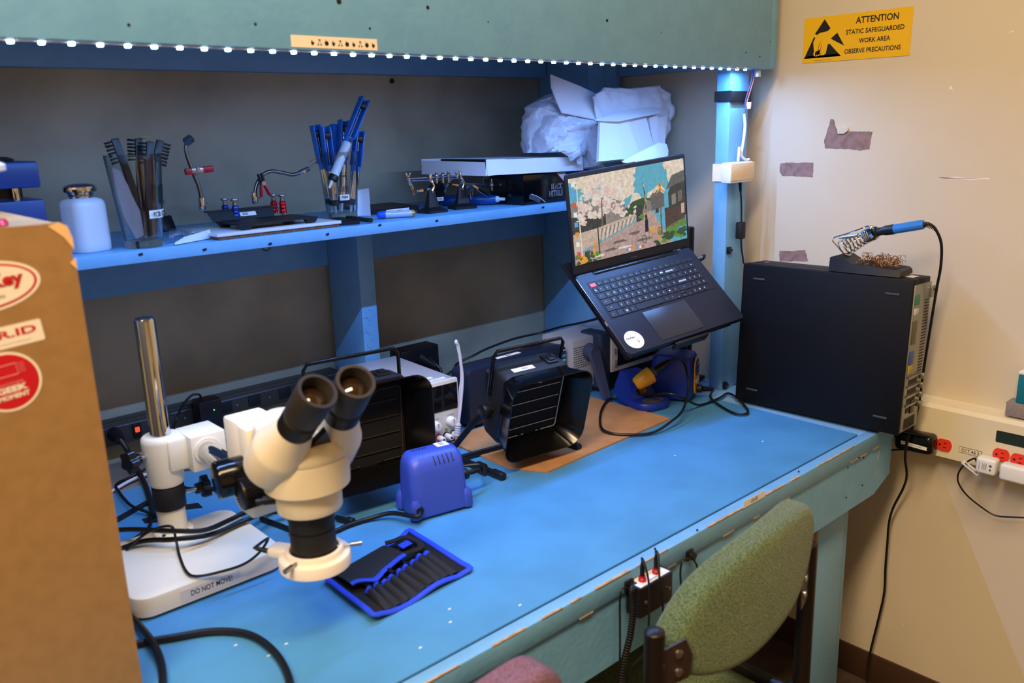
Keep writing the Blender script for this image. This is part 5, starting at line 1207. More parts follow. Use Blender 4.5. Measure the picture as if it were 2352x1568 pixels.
cp = [e, rp_[1], rp_[2]] + [P(px, py, x=xx) for px, py, xx in ((2162, 560, 1.82), (2161, 610, 1.835), (2152, 660, 1.85), (2142, 720, 1.86), (2131, 790, 1.872), (2120, 860, 1.878), (2110, 930, 1.872), (2096, 980, 1.856), (2084, 1010, 1.850), (2079, 1050, 1.851), (2083, 1090, 1.87), (2075, 1120, 1.90), (2052, 1165, 1.915), (2042, 1200, 1.92), (2038, 1250, 1.925), (2034, 1300, 1.93), (2031, 1360, 1.93), (2018, 1420, 1.93), (2003, 1480, 1.925), (1993, 1530, 1.915), (1992, 1580, 1.90))]
obj('cord', MB().tube(cp, .0029, 8), m_rubber, i2)

# ------------------------------------------------------------------ on the right wall
XR = 1.905
rw_ = thing('wall_raceway', 'long cream power raceway along the right wall, red outlets', 'raceway', (1.93, .1, .68))
rb_ = MB().prism([(XR, .680), (XR, .790), (XR + .008, .798), (XW - .0003, .803), (XW - .0003, .680)], -.86, 2.4, Matrix(((1, 0, 0, 0), (0, 0, -1, 0), (0, 1, 0, 0), (0, 0, 0, 1))))
obj('raceway_body', rb_, mat('raceway_cream', (222, 212, 182), .45), rw_)
def rwp(px, py): return P(px, py, x=XR)
m_orange = mat('outlet_red', (224, 56, 36), .4)
def outlet(px, py):
    q = rwp(px, py); F = T(q.x - .0002, q.y, q.z) @ SIDE
    pts = [(x, max(-.0135, min(.0135, y))) for x, y in circ(.0165, 32)]
    mb = MB(F).prism(pts, 0, .0035)
    for x, y, wd, h in ((-.005, .007, .0018, .007), (.005, .007, .0018, .0055)): mb.box((h, wd, .0004), T(y - .007 + .003, x, .0037), m=1)
    mb.prism(circ(.0026, 12, -.0085, 0), .0036, .0038, m=1)
    obj('red_outlet', mb, [m_orange, m_ink], rw_)
outlet(2169, 1021); outlet(2300, 1044); outlet(2341, 1056)
q = rwp(2229, 1037); obj('circuit_label', MB(T(q.x - .0002, q.y, q.z) @ SIDE @ RZ(-1)).box((.047, .0135, .0008), T(0, 0, .0004), m=2).box((.0455, .012, .0006), T(0, 0, .0009)).text('CCT AE 2', T(0, 0, .0014), h=.0068, w=.037), [mat('cream_label', (226, 214, 180), .5), m_ink, m_ink], rw_)
q = rwp(2322, 1008); obj('dark_window', MB(T(q.x - .0002, q.y - .012, q.z) @ SIDE).prism(rrect(.082, .026, .003, 3), 0, .0006), mat('window_dark', (40, 52, 50), .12), rw_)
def charger(px, py, w_, h_, label, txt=None):
    q = rwp(px, py)
    t = thing('usb_charger', label, 'charger', (XR - .03, q.y, q.z - h_ / 2), group='white chargers on the raceway')
    b = obj('charger_body', MB(T(XR - .0045 - .0145, q.y, q.z)).box((.029, w_, h_), None, .006, 4), m_white, t)
    if txt:
        f = MB(T(XR - .0337, q.y, q.z) @ SIDE).text(txt, T(-.012, 0, 0) @ RZ(90), h=.003, w=.018, m=0)
        for k in range(5): f.box((.0008, .016 - (k % 2) * .005, .0001), T(-.006 + k * .002, .0, 0))
        f.prism(circ(.003, 12, .010, .004), 0, .0001); f.prism(circ(.0025, 12, .010, -.005), 0, .0001)
        obj('fine_print', f, [m_greyink], b)
    return t, q
t1, q1 = charger(2276, 1062, .040, .036, 'small white charger cube with fine print, feeding the Microscope cable', 'inspires')
t2, q2 = charger(2338, 1080, .052, .036, 'white charger block cut by the right edge of the photo')
mc = thing('microscope_cable', 'thin black cable with a white flag lettered Microscope, from the charger', 'cable', (XR - .02, q1.y + .02, .67))
cq = [V(XR - .02, q1.y + .0205, q1.z + .004)] + [P(px, py, x=xx) for px, py, xx in ((2240, 1052, 1.885), (2222, 1060, 1.885), (2208, 1075, 1.885), (2200, 1092, 1.89), (2203, 1112, 1.90), (2222, 1138, 1.91), (2255, 1165, 1.92), (2285, 1183, 1.925), (2320, 1187, 1.925), (2370, 1189, 1.925))]
obj('cable_cord', MB().tube(cq, .0019, 8), m_rubber, mc)
obj('usb_plug', MB().cyl(cq[0], cq[0].lerp(cq[1], .8), .0042, .003, n=12), m_rubber, mc)
q = P(2229, 1074, x=1.883); obj('flag_label', MB(T(q) @ SIDE @ RZ(-30)).box((.040, .0105, .0006)).text('Microscope', T(.002, 0, .0005), h=.0062, w=.031), [m_label, m_ink], mc)
ad = thing('power_adapter', 'black power adapter with a white lettered strip, plugged in by the computer', 'adapter', (1.88, .74, .69))
q = P(2105, 1012, x=1.885)
obj('adapter_body', MB(T(1.882, q.y, q.z) @ RX(-2)).box((.040, .085, .046), None, .011, 4), m_blackg, ad)
obj('white_strip', MB(T(1.8615, q.y - .004, q.z - .004) @ SIDE @ RZ(-2)).box((.058, .008, .0005)).text('MARCH PART', T(.006, 0, .0004), h=.003), [m_label, m_greyink], ad)
lo = [V(1.885, q.y + .043, q.z + .004)] + [P(px, py, x=1.87) for px, py in ((2050, 1003), (2035, 1008), (2026, 1022), (2024, 1033), (2032, 1036), (2050, 1033), (2075, 1032))]
obj('looped_cord', MB().tube(lo, .0022, 8), m_rubber, ad)
gbx = thing('grey_box', 'grey box sitting on the raceway at the right edge', 'box', (XW - .02, .54, .803))
q = P(2308, 950, x=XR + .012)
obj('box_body', MB().span((XR + .012, q.y - .16, .8035), (XW - .001, q.y, .8345), .001), mat('speckled_grey', (150, 138, 134), .7, noise=(400, .3)), gbx)
tbx = thing('teal_carton', 'teal carton edge standing on the grey box', 'carton', (XW - .02, .50, .835))
q = P(2341, 870, x=XR + .02)
obj('carton_body', MB().span((XR + .014, q.y - .12, .8348), (XW - .002, q.y, .898), .001), mat('teal_card', (22, 112, 132), .5), tbx)
obj('carton_lid', MB().span((XR + .013, q.y - .12, .8982), (XW - .002, q.y + .0005, .904), .001), m_label, tbx)
# warning sign
sg_ = MB(axes((XW - .0008, .983, 1.6115), (0, -.9993, -.008), (0, -.008, .9993), (-1, 0, 0)) @ T(0, 0, 0))
sw, shh = .256, .1015
sg_.prism(rrect(sw, shh, .003, 3), 0, .0005)
def tri(pts, m=1, z=.0006): sg_.prism([(-sw / 2 + x * sw, -shh / 2 + y * shh) for x, y in pts], .0005, z, m=m)
Z1, Z2 = .0006, .0008
tri([(.20, .94), (.262, .73), (.24, .68), (.205, .66), (.165, .655), (.13, .61), (.112, .64)])
tri([(.33, .62), (.405, .32), (.27, .50)])
tri([(.015, .10), (.105, .575), (.118, .55), (.10, .46), (.105, .36), (.115, .2), (.125, .14), (.20, .14), (.23, .18), (.245, .38), (.26, .40), (.38, .10)])
tri([(.017, .10), (.38, .10), (.36, .155), (.05, .155)])
for dx, dy in ((0, 0), (.016, -.005), (.032, .004), (.05, .02)):
    c = (-sw / 2 + (.125 + dx) * sw, -shh / 2 + (.20 + dy) * shh); sg_.prism(circ(.0042, 14, *c, .0062), .0006, Z2, m=0)
tri([(.135, .24), (.155, .42), (.175, .48), (.19, .46), (.205, .42), (.185, .30), (.17, .22), (.16, .18)], 0, Z2)
for x0, y0, x1, y1 in ((.152, .26, .162, .42), (.17, .24, .185, .40), (.162, .42, .18, .47), (.145, .2, .15, .28), (.16, .17, .166, .24), (.175, .16, .184, .22)): tri([(x0, y0), (x0 + .004, y0), (x1 + .004, y1), (x1, y1)], 1, .0009)
for s_, x, y, h, wd in (('ATTENTION', .69, .84, .0145, .098), ('STATIC SAFEGUARDED', .675, .605, .0105, .134), ('WORK AREA', .68, .40, .0105, .072), ('OBSERVE PRECAUTIONS', .665, .19, .0105, .130)):
    sg_.text(s_, T(-sw / 2 + x * sw, -shh / 2 + y * shh, .0007), h=h, w=wd, bold=.02)
sg_.text('www.botron.com', T(-sw / 2 + .20 * sw, -shh / 2 + .045 * shh, .0007), h=.0026, w=.046, bold=.0)
top('esd_sign', sg_, [mat('sign_yellow', (236, 186, 14), .45), m_ink], 'yellow static-safeguard warning sign on the right wall', 'sign')
# torn paint marks on the wall
m_torn = mat('torn_drywall_paper', (150, 122, 116), .9, noise=(60, .3))
def torn(outline, name='torn_paint_patch'):
    r_ = random.Random(len(outline)); pts = []
    for i in range(len(outline)):
        a, b = outline[i], outline[(i + 1) % len(outline)]
        for k in range(6): pts.append((a[0] + (b[0] - a[0]) * k / 6 + r_.uniform(-1, 1), a[1] + (b[1] - a[1]) * k / 6 + r_.uniform(-1, 1)))
    vs = [P(x, y, x=XW - .0004) for x, y in pts]
    obj(name, MB().add(vs, [list(range(len(vs)))]), m_torn, wr)
torn([(1909, 272), (1916, 276), (1923, 303), (1934, 307), (1950, 302), (1975, 302), (2004, 302), (1997, 342), (1975, 346), (1950, 342), (1895, 341), (1893, 325), (1900, 300)])
torn([(1793, 376), (1810, 373), (1869, 374), (1867, 407), (1820, 404), (1796, 404), (1790, 392)])
torn([(1790, 577), (1850, 575), (1856, 600), (1790, 600)])
fl = [P(x, y, x=XW - .0005) for x, y in ((1924, 290), (1948, 291), (1950, 297), (1940, 305), (1926, 305))]
obj('peeling_flap', MB().loft([fl, [v + V(-.004, 0, -.002) for v in fl]]), m_wall, wr)
m_scuff = mat('white_scuff', (240, 232, 222), .8)
for pts in (((2155, 407), (2170, 409), (2195, 406), (2230, 410), (2270, 408), (2275, 412), (2230, 413), (2190, 410)), ((2180, 203), (2184, 196), (2189, 207)), ((2315, 75), (2328, 70), (2330, 73)), ((2072, 1434), (2077, 1433), (2076, 1436))):
    vs = [P(x, y, x=XW - .0003) for x, y in pts]; obj('wall_scuff', MB().add(vs, [list(range(len(vs)))]), m_scuff, wr)
# light controller gear on the post
lc = thing('light_controller', 'white LED controller taped to the post, its wires strapped under the beam', 'controller', (1.84, 1.18, 1.30))
yp = 1.1975
obj('black_strap', MB().span((1.7845, yp - .003, 1.528 - .052), (1.8695, yp + .001, 1.528 - .026), .0008).span((1.7835, yp - .003, 1.478), (1.7855, 1.2415, 1.503)), m_blackm, lc)
obj('white_plug', MB().cyl((1.853, yp - .008, 1.476), (1.853, yp - .008, 1.460), .0065, .0045, n=14), m_white, lc)
obj('white_lead', MB().tube([P(x, y, y=yp - .008) for x, y in ((1709, 262), (1711, 290), (1708, 320), (1704, 345), (1702, 358))], .0034, 8).tube([P(x, y, y=yp - .012) for x, y in ((1695, 370), (1697, 352), (1698, 340), (1701, 350), (1706, 362), (1714, 367), (1720, 366))], .0034, 8), m_white, lc)
c0, c1 = P(1672, 374, y=yp - .02), P(1722, 416, y=yp - .02)
obj('controller_box', MB().span((c0.x + .0, yp - .03, c1.z), (c1.x, yp - .0005, c0.z), .004), m_white, lc)
m_tape = mat('masking_tape', (236, 218, 186), .6, bump=(120, .4))
obj('masking_tape', MB().span((1.7845, yp - .0035, 1.290), (c0.x + .028, yp - .001, 1.332), .0005).span((c0.x - .002, yp - .0315, c1.z + .006), (c1.x + .001, yp - .029, c0.z - .002), .0005).span((1.7835, yp - .0035, 1.290), (1.7853, 1.2415, 1.332)), m_tape, lc)
lw_ = MB()
for k, c in enumerate((0, 1, 2)): lw_.tube([P(1733 - k * 2, 160, y=1.175), P(1731 - k * 2, 180, y=1.18), P(1724 - k * 2, 205, y=1.185), P(1716 - k * 2, 232, y=yp - .006), P(1712, 250, y=yp - .005)], .0013, 6, m=c)
obj('colour_wires', lw_, [m_white, m_red, mat('wire_blue', (60, 90, 190), .4)], lc)
obj('clear_connector', MB().span((1.846, 1.163, 1.533), (1.858, 1.171, 1.548), .001), m_frost, lc)
obj('black_lead', MB().tube([P(x, y, y=yp - .012) for x, y in ((1700, 418), (1700, 430), (1702, 450), (1703, 480), (1703, 510))], .0022, 8).tube([P(x, y, y=yp - .012) for x, y in ((1702, 545), (1703, 570), (1706, 590), (1708, 605))], .0022, 8).cyl(P(1700, 420, y=yp - .012), P(1701, 440, y=yp - .012), .0045, .003, n=12), m_rubber, lc)
d0 = P(1701, 529, y=yp - .012); obj('ferrite_block', MB(T(d0)).box((.020, .018, .042), None, .003), m_blackm, lc)
for px, py in ((1673, 575), (1664, 884)):
    q = P(px, py, y=yp); obj('cable_clip', MB(T(q.x, 1.1955, q.z)).box((.012, .009, .018), None, .002).box((.008, .007, .006), T(.008, 0, 0), .001), m_black, bench)
# ------------------------------------------------------------------ brown cabinet at the left, with stickers
cabn = thing('brown_cabinet', 'tan hardboard cabinet with red and white stickers at the left edge', 'cabinet', (.03, 1.16, ZM))
m_hb = mat('tan_hardboard_panel', (152, 116, 70), .6, noise=(60, .10), bump=(300, .1)); m_hbw = mat('pale_worn_edge', (226, 184, 128), .7)
CX1, CY0, CZ1 = .256, 1.0, 1.348
obj('cabinet_body', MB().span((-.24, CY0 + .008, ZM), (CX1, 1.332, CZ1 - .004), .002), m_hb, cabn)
fpnl = MB().prism([(-.24, ZM), (CX1, ZM), (CX1, 1.300), (CX1 - .003, 1.312), (CX1 - .0005, 1.322), (CX1 - .0015, 1.334), (CX1 - .005, 1.343), (CX1 - .010, CZ1), (-.24, CZ1)], -.004, .0045, T(0, CY0 + .0045, 0) @ FRONT)
obj('front_panel', fpnl, m_hb, cabn)
obj('worn_corner', MB().prism([(CX1 + .0002, 1.318), (CX1 - .008, 1.332), (CX1 - .022, 1.3455), (CX1 - .010, CZ1 + .0003), (CX1 - .003, 1.343), (CX1 + .0003, 1.33)], 0, .0006, T(0, CY0 - .0001, 0) @ FRONT).prism([(CX1 + .0002, 1.296), (CX1 - .006, 1.304), (CX1 + .0002, 1.309)], 0, .0006, T(0, CY0 - .0001, 0) @ FRONT), m_hbw, cabn)
m_stred = mat('sticker_red', (190, 24, 34), .35); m_stw = mat('sticker_white', (232, 222, 206), .35)
CF = T(0, CY0 + .0001, 0) @ FRONT
ov = MB(CF @ T(.163, 1.2885, 0) @ RZ(5))
ov.prism(circ(.056, 48, 0, 0, .0265), 0, .0004).prism(circ(.0525, 48, 0, 0, .0237), .0004, .0006, m=1).prism(circ(.0498, 48, 0, 0, .0212), .0006, .0008, m=0)
ov.text('Digi-Key', T(.0045, .002, .0010), h=.0185, w=.072, m=2, bold=.05).text('Digi-Key', T(.004, .0025, .0013), h=.0180, w=.071, m=1, bold=.035).text('ELECTRONICS', T(.006, -.0125, .0010), h=.003, m=3)
obj('oval_sticker', ov, [m_stw, m_stred, mat('sticker_grey', (120, 110, 104), .5), m_ink], cabn, label='oval white sticker with a red rim, mostly cut by the frame')
rs = MB(CF @ T(.158, 1.2325, 0) @ RZ(5)).prism(rrect(.110, .0235, .002, 3), 0, .0004).text('MAKER.ID', T(.003, .003, .0006), h=.0085, w=.092, m=1, bold=.03).box((.08, .0012, .0002), T(.002, -.007, .0005), m=2)
obj('strip_sticker', rs, [m_stw, m_stred, mat('faint_print', (206, 196, 184), .5)], cabn, label='white strip sticker with red capitals')
cs_ = MB(CF @ T(.1715, 1.1865, 0) @ RZ(6)).prism(circ(.0325, 48), 0, .0004).prism(circ(.0298, 48), .0004, .0006, m=1)
cs_.text('GEEK', T(.002, -.0085, .0009), h=.0068, w=.030, m=0, bold=.05).text('MOMENT', T(.002, -.0165, .0009), h=.0052, w=.030, m=0, bold=.045).text('ANOTHER', T(.001, -.0025, .0009), h=.003, w=.028, m=2)
for a, b in (((-.008, .006), (.012, .006)), ((-.008, .018), (.012, .018)), ((-.008, .006), (-.008, .018)), ((.012, .006), (.012, .018))): cs_.cyl((a[0], a[1], .0008), (b[0], b[1], .0008), .0004, n=4, m=2)
for k in range(4): cs_.box((.006, .0006, .0002), T(.0165, .008 + k * .003, .0008), m=2).box((.006, .0006, .0002), T(-.0125, .008 + k * .003, .0008), m=2)
obj('round_sticker', cs_, [m_stw, m_stred, mat('sticker_pink', (214, 130, 130), .5)], cabn, label='round red sticker reading GEEK MOMENT')
rd = thing('red_pump_dispenser', 'small red-based dispenser with a white cap on top of the brown cabinet', 'dispenser', (.182, 1.06, CZ1 - .0035))
RDF = T(.180, 1.06, CZ1 - .0035)
obj('dispenser_base', MB(RDF).lathe([(.029, 0), (.030, .003), (.028, .008), (.018, .010)], n=32), m_red, rd)
obj('chrome_stem', MB(RDF).lathe([(.016, .010), (.0125, .018), (.0115, .040), (.017, .050)], n=32), m_chrome, rd)
obj('red_collar', MB(RDF).lathe([(.017, .050), (.027, .054), (.028, .058)], n=32), m_red, rd)
obj('white_cap', MB(RDF).lathe([(.028, .058), (.036, .060), (.036, .066), (.030, .069), (.001, .070)], n=32), m_white, rd)

# ------------------------------------------------------------------ power strip at the back, plugs and cables
st2 = thing('power_strip', 'dark metal power strip along the back wall with a glowing red switch', 'power strip', (.62, 1.835, .808))
obj('strip_body', MB().span((-.2, 1.822, .806), (1.03, 1.8585, .857), .002), mat('dark_strip_metal', (74, 68, 60), .45, .4, bump=(200, .1)), st2)
obj('top_edge', MB().span((-.2, 1.8205, .845), (1.03, 1.8225, .848)), m_steel, st2)
for px in (470, 520, 585, 655, 720):
    q = P(px, 985 - (px - 300) * .235, y=1.82); obj('outlet', MB().box((.030, .002, .026), T(q.x, 1.8212, .830), .001), m_ink, st2)
q = P(315, 988, y=1.82); obj('rocker_switch', MB().box((.017, .006, .030), T(q.x, 1.8205, .828), .001), m_black, st2)
obj('switch_glow', MB().box((.009, .003, .011), T(q.x, 1.817, .831), .001), mat('red_neon', (200, 20, 10), .3, emit=(255, 40, 16), estr=4.5), st2)
for px in (360, 425, 545, 620):
    q = P(px, 985 - (px - 300) * .235, y=1.82); obj('strip_screw', MB().cyl((q.x, 1.823, .829), (q.x, 1.8205, .829), .0025, n=10), m_steel, st2)
def cable(name, label, pts, r, m_=None, cat='cable', group=None):
    return top(name, MB().tube(pts, r, 8), m_ or m_rubber, label, cat, group)
zc = lambda px, py, h=.004: P(px, py, z=ZM + h)
pl = thing('wall_plug', 'black plug with a thick cord hanging from the strip left of the switch', 'plug', P(270, 1003, y=1.80))
q = P(268, 1000, y=1.805)
obj('plug_body', MB().cyl((q.x, 1.8195, q.z), (q.x, 1.785, q.z - .004), .015, .010, n=20), m_rubber, pl)
obj('plug_cord', MB().tube([V(q.x, 1.787, q.z - .004), P(290, 1030, y=1.775), P(308, 1065, y=1.76), P(331, 1108, z=ZM + .006), P(345, 1150, z=ZM + .006), P(352, 1185, z=ZM + .006)], .0055, 8), m_rubber, pl)
wa = thing('wall_adapter', 'black wall adapter with a tiny green light on the power strip', 'adapter', P(470, 945, y=1.79))
q = P(470, 948, y=1.80)
obj('adapter_body', MB().box((.052, .045, .075), T(q.x + .006, 1.797, q.z - .004), .004), m_black, wa)
obj('green_light', MB().cyl((q.x + .012, 1.7745, q.z + .010), (q.x + .012, 1.7735, q.z + .010), .0015, n=8), mat('green_led', (40, 200, 40), .3, emit=(90, 255, 60), estr=3), wa)
obj('adapter_cord', MB().tube([V(q.x - .004, 1.80, q.z + .033), P(458, 906, y=1.80), P(440, 908, y=1.80), P(420, 930, y=1.80), P(405, 962, y=1.80), P(398, 985, y=1.78), V(P(398, 985, y=1.78).x, 1.76, .80)], .0026, 8), m_rubber, wa)
bb = thing('black_power_brick', 'black power brick standing behind the grey power supply', 'power brick', (1.24, 1.78, .756))
obj('brick_body', MB().span((1.172, 1.745, .7559), (1.292, 1.80, .886), .004), m_black, bb)
obj('brick_cord', MB().tube([P(985, 822, y=1.73), P(1002, 838, y=1.72), P(1012, 860, y=1.70), V(1.20, 1.69, .775), V(1.16, 1.70, .762)], .0045, 8), m_rubber, bb)
obj('brick_plug', MB().cyl(V(1.225, 1.745, .862), P(1000, 842, y=1.72), .014, .006, n=14), m_rubber, bb)
cable('wall_cable', 'black cable rising behind the oscilloscope towards the laptop', [V(1.12, 1.72, ZM), P(1030, 858, y=1.72), P(1050, 835, y=1.68), P(1090, 815, y=1.66), P(1120, 800, y=1.70), P(1180, 778, y=1.75), P(1240, 764, y=1.75), P(1290, 750, y=1.66), P(1340, 740, y=1.50), P(1385, 728, y=1.40)], .0032)
cable('thin_black_cable', 'thin black cable lying across the mat left of the microscope pillar', [P(432, 985, y=1.70), P(410, 1022, z=ZM + .05), P(352, 1066, z=ZM + .02), zc(300, 1095), zc(268, 1112), zc(272, 1128, .010), zc(300, 1160, .0135), zc(338, 1176, .008), zc(345, 1190), zc(338, 1215), zc(270, 1262)], .003)
cable('thick_black_cable', 'thick black cable slanting on the mat behind the microscope base', [zc(640, 1108, .005), zc(560, 1118, .005), zc(440, 1123, .005), zc(405, 1118, .005), zc(335, 1155, .005), zc(270, 1192, .005), zc(200, 1230, .005)], .0045)
cable('white_mat_cable', 'white cable lying along the rear edge of the mat', [zc(250, 1132), zc(300, 1103), zc(345, 1086), zc(400, 1076), zc(470, 1070), zc(520, 1078), zc(600, 1066)], .0032, bpy.data.materials['white_cable_jacket'])
BT = .7604 + .0365
def bz(px, py, h=.0045): return P(px, py, z=BT + h)
cable('black_base_cable', 'upper of two black cables crossing the microscope base', [bz(180, 1232, -.012), bz(280, 1216, .02), bz(400, 1219, .034), bz(470, 1217, .026), bz(525, 1195, .012), P(570, 1174, z=BT + .008), P(612, 1166, z=ZM + .022), zc(640, 1170, .006), zc(670, 1180, .005)], .0042)
cable('black_base_cable', 'lower of two black cables crossing the microscope base', [bz(180, 1290, -.012), bz(270, 1262, .0), bz(330, 1242, .01), bz(400, 1238, .016), bz(480, 1228, .010), bz(545, 1203, .006), P(585, 1186, z=BT + .006), P(625, 1176, z=ZM + .026), zc(660, 1176, .014)], .0042)
rl_ = H @ RZ(118) @ V(.0905, .0105, .0165)
cable('ring_light_cable', 'thin cable drooping over the microscope base to the ring light', [bz(290, 1262, .001), bz(340, 1222, .03), bz(392, 1208, .042), bz(404, 1240, .018), bz(412, 1275, .003), bz(428, 1312, .003), bz(452, 1323, .003), bz(505, 1313, .003), bz(560, 1295, .004), P(596, 1268, z=BT + .014), P(616, 1236, z=BT + .035), rl_], .0022)
cable('heavy_cable', 'heavy black cable curling onto the front of the mat, the long arc', [zc(200, 1512, .006), zc(315, 1478, .006), zc(400, 1463, .006), zc(480, 1450, .006), zc(545, 1451, .006), zc(590, 1465, .006), zc(630, 1497, .006), zc(655, 1535, .006), zc(668, 1580, .006), zc(668, 1640, .006)], .0052)
cable('heavy_cable', 'heavy black cable by the cabinet corner, crossing over the long arc', [P(230, 1370, z=ZM + .006), P(300, 1418, z=ZM + .006), P(330, 1448, z=ZM + .0135), P(352, 1478, z=ZM + .0165), P(368, 1515, z=ZM + .009), P(374, 1560, z=ZM + .006), P(370, 1620, z=ZM + .006)], .0052)
def tape(pxs, label):
    vs = [P(x, y, z=ZM + .0004) for x, y in pxs]; top('black_tape', MB().loft([[V(v.x, v.y, ZM) for v in vs], vs]), m_blackm, label, 'tape', 'black tape marks on the mat')
tape([(346.7, 1168.5), (356, 1178), (466, 1165), (455, 1154)], 'longer black tape strip passing behind the microscope pillar')
tape([(325, 1191.5), (333, 1201), (372, 1198), (370, 1180)], 'short black tape strip left of the microscope pillar')
jk = thing('jack_plug', 'short black inline plug lying behind the ring light', 'plug', zc(790, 1192))
obj('plug_body', MB().cyl(zc(772, 1188, .0075), zc(800, 1195, .0075), .0048, n=14).cyl(zc(798, 1194, .0075), zc(812, 1198, .0075), .0068, n=14, bev=.0015), m_rubber, jk)

# ------------------------------------------------------------------ under the front edge: static-strap gear
wb2 = thing('wrist_strap_box', 'small black grounding box with two red jacks on the bench front', 'grounding box', (.95, .757, .69))
yb = .7755
bp_ = MB().loft([[(x, y, z) for x, y in rrect(.082, .031, .004, 3, .950, yb - .0165)] for z in (.688, .690, .736, .738)])
obj('box_case', bp_, m_black, wb2)
obj('white_top', MB().box((.072, .024, .0006), T(.950, yb - .0165, .7383)).text('GROUND', T(.950, yb - .024, .7388), h=.004, m=1), [m_label, m_greyink], wb2)
for x in (.932, .966):
    obj('red_jack', MB(T(x, yb - .0165, .7384)).lathe([(.0065, 0), (.0065, .005), (.0055, .006), (.0055, .009)], n=18), m_red, wb2)
    obj('banana_plug', MB(T(x, yb - .0165, .745)).lathe([(.0038, 0), (.0038, .018), (.0022, .026)], n=14), m_rubber, wb2)
for x in (.922, .980): obj('case_screw', MB().cyl((x, yb - .0325, .712), (x, yb - .0335, .712), .0035, n=14), m_steel, wb2)
for k, x in enumerate((.932, .966)):
    y = yb - .0165; zt = .77
    obj('ground_lead', MB().tube([V(x, y, zt), V(x - .004, y - .002, zt + .010), V(x - .010, y - .012, zt + .007), V(x - .014 - k * .008, y - .024, zt - .02), V(x - .02, y - .030, .70), V(x - .026 + k * .004, y - .028, .64), V(x - .045 + k * .02, y - .01, .60), V(x - .03, y, .50)], .0018, 6), m_rubber, wb2)
sn = thing('coiled_strap', 'black coiled wrist-strap cord hanging from a snap on the bench front', 'cord', (.865, .77, .5))
q = P(1441, 1343, y=.774)
obj('snap_plate', MB().box((.020, .008, .020), T(q.x, yb - .004, q.z), .002).cyl((q.x + .004, yb - .007, q.z), (q.x + .004, yb - .016, q.z), .0075, n=16), m_black, sn)
cpa = [V(q.x + .006, yb - .012, q.z - .002)] + [P(x, y, y=.758) for x, y in ((1452, 1350), (1456, 1400), (1448, 1460), (1435, 1510), (1426, 1560), (1424, 1620))]
hx_ = []
for i in range(len(cpa) - 1):
    n_ = max(3, int((cpa[i + 1] - cpa[i]).length / .004)) * 7
    for k in range(n_): hx_.append(cpa[i].lerp(cpa[i + 1], k / n_) + V(.0045 * math.cos(len(hx_) * .9), .0045 * math.sin(len(hx_) * .9), 0))
obj('coiled_cord', MB().tube(hx_, .0017, 5, smooth=False), m_rubber, sn)
obj('thin_lead', MB().tube([V(q.x, yb - .01, q.z - .004)] + [P(x, y, y=.76) for x, y in ((1430, 1352), (1424, 1380), (1424, 1440), (1424, 1500), (1421, 1580))], .0017, 6), m_rubber, sn)
sk = thing('snap_socket', 'black snap socket with a thin looped wire, right of the grounding box', 'socket', P(1580, 1272, y=.77))
q = P(1580, 1272, y=.774)
obj('snap_plate', MB().box((.018, .008, .018), T(q.x, yb - .004, q.z), .002).cyl((q.x, yb - .006, q.z), (q.x, yb - .015, q.z), .007, n=16), m_black, sk)
obj('looped_wire', MB().tube([V(q.x - .003, yb - .012, q.z - .003)] + [P(x, y, y=.76) for x, y in ((1570, 1285), (1563, 1310), (1564, 1345), (1566, 1400))], .0017, 6).tube([V(q.x + .003, yb - .012, q.z - .002)] + [P(x, y, y=.76) for x, y in ((1593, 1283), (1602, 1303), (1606, 1340))], .0017, 6), m_rubber, sk)

# ------------------------------------------------------------------ chairs
m_green = mat('green_tweed', (52, 78, 46), .95, noise=(420, .7), col2=(116, 130, 92), bump=(420, .9), sheen=.2)
m_purple = mat('purple_tweed', (104, 74, 94), .95, noise=(420, .6), col2=(150, 116, 132), bump=(420, .8))
m_tube = mat('dark_brown_tube', (30, 24, 22), .35, .3)
def backrest(out, xc, y0, curve, th, mats, parent, name='backrest'):
    N = len(out); pts = []
    for i in range(N):
        p0, p1, p2, p3 = [Vector((*out[(i + k) % N], 0)) for k in (-1, 0, 1, 2)]
        for k in range(4):
            t = k / 4; pts.append(.5 * ((2 * p1) + (p2 - p0) * t + (2 * p0 - 5 * p1 + 4 * p2 - p3) * t * t + (3 * p1 - p0 - 3 * p2 + p3) * t ** 3))
    c = sum(pts, Vector()) / len(pts); rings = []
    yy = lambda x, z: y0 + curve * (x - xc) ** 2 + .12 * (z - .77)
    rd_ = .020
    for k in range(-9, 10):
        s = k / 9
        if abs(s) < .55: scale, off = 1, s / .55 * (th / 2 - .014)
        else:
            a = (abs(s) - .55) / .45; scale = None; off = math.copysign(th / 2 - .014 + .014 * math.sin(a * math.pi / 2), s); ins = .020 * (1 - math.cos(a * math.pi / 2))
        ring = []
        for p in pts:
            d = (p - c); q = p if scale else p - d.normalized() * ins
            ring.append((q.x, yy(q.x, q.y) + off, q.y))
        rings.append(ring)
    for f in (.75, .4, .05):
        for s in (1, -1):
            ring = []
            for p in pts:
                d = p - c; q = c + (d - d.normalized() * .020) * f
                ring.append((q.x, yy(q.x, q.y) + s * (th / 2 + .003 * (1 - f)), q.y))
            if s > 0: rings.append(ring)
            else: rings.insert(0, ring)
    return obj(name, MB().loft(rings), mats, parent)
ch = thing('green_chair', 'green fabric chair with dark tubular frame pushed up to the bench', 'chair', (.96, .72, 0))
outl = [(.785, .762), (.806, .795), (.846, .828), (.905, .849), (.972, .859), (1.043, .861), (1.105, .858), (1.142, .848), (1.160, .824), (1.152, .800), (1.110, .758), (1.045, .722), (.940, .701), (.86, .704), (.805, .725)]
backrest(outl, .965, .585, .75, .048, m_green, ch)
seat = MB(); 
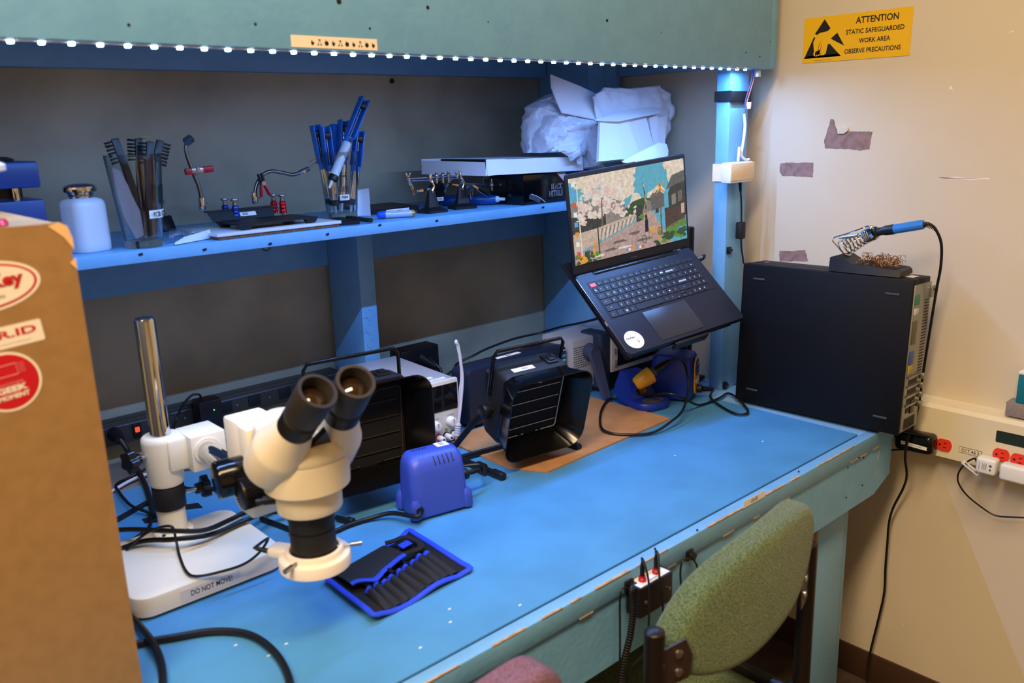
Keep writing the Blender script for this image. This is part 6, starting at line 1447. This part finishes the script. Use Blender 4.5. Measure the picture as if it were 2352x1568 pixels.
def sring(k, z): return [(.99 + a * k * .245, .86 + b * k * .225, z) for a, b in [(math.copysign(abs(math.cos(t)) ** .75, math.cos(t)), math.copysign(abs(math.sin(t)) ** .75, math.sin(t))) for t in [2 * math.pi * i / 48 for i in range(48)]]]
seat.loft([sring(.90, .418), sring(.97, .424), sring(1, .438), sring(1, .455), sring(.97, .468), sring(.9, .476), sring(.6, .474), sring(.1, .472)])
obj('seat', seat, m_green, ch)
LT, RT = V(.752, .592, .808), V(1.135, .592, .787)
for t_ in (LT, RT):
    s = -1 if t_ is LT else 1
    obj('rear_leg', MB().cyl((t_.x, t_.y, .0), t_, .0135, n=24).sphere(t_, .0135, (1, 1, .3)), m_tube, ch)
    obj('front_leg', MB().tube([V(t_.x + s * .012, .585, .50), V(t_.x + s * .012, .80, .50), V(t_.x + s * .012, .98, .485), V(t_.x + s * .012, 1.01, .44), V(t_.x + s * .012, 1.02, .0)], .0125, 12), m_tube, ch)
    obj('seat_rail', MB().cyl((t_.x, t_.y, .53), (t_.x - s * .16, .80, .425), .0125, n=16), m_tube, ch)
    br = MB().prism([(-.004, .0), (.052, .004), (.058, .035), (.046, .062), (-.004, .056)] if s < 0 else [(.004, .0), (-.046, -.004), (-.052, .045), (-.04, .066), (.004, .072)], -.0015, .0015, T(t_.x, t_.y - .004, t_.z - .085) @ RZ(-14 if s < 0 else 14) @ FRONT)
    brk = obj('mount_bracket', br, mat('bracket_brown', (58, 44, 38), .4, .3) if s < 0 else bpy.data.materials['bracket_brown'], ch)
    for dz in (.018, .045):
        F = T(t_.x, t_.y - .004, t_.z - .085) @ RZ(-14 if s < 0 else 14) @ FRONT @ T(-s * .034, dz, .0016)
        obj('bracket_bolt', MB(F).lathe([(.0065, 0), (.0062, .0022), (.003, .0032)], n=18), m_steel, brk)
pch = thing('purple_chair', 'purple fabric chair, only its back top showing at the bottom edge', 'chair', (.42, .66, 0))
backrest([(.22, .70), (.225, .775), (.255, .818), (.32, .835), (.44, .836), (.55, .834), (.592, .822), (.615, .785), (.61, .70), (.57, .66), (.44, .65), (.28, .66)], .42, .615, .5, .055, m_purple, pch)
obj('seat', MB(T(-.585, 0, 0)).loft([sring(.90, .418), sring(1, .438), sring(1, .455), sring(.9, .476), sring(.1, .472)]), m_purple, pch)
for x in (.235, .57): obj('rear_leg', MB().cyl((x, .665, 0), (x, .665, .78), .0125, n=16), m_tube, pch); obj('front_leg', MB().cyl((x, 1.02, 0), (x, 1.02, .43), .0125, n=16), m_tube, pch); obj('seat_rail', MB().cyl((x, .66, .425), (x, 1.02, .425), .0125, n=14), m_tube, pch)
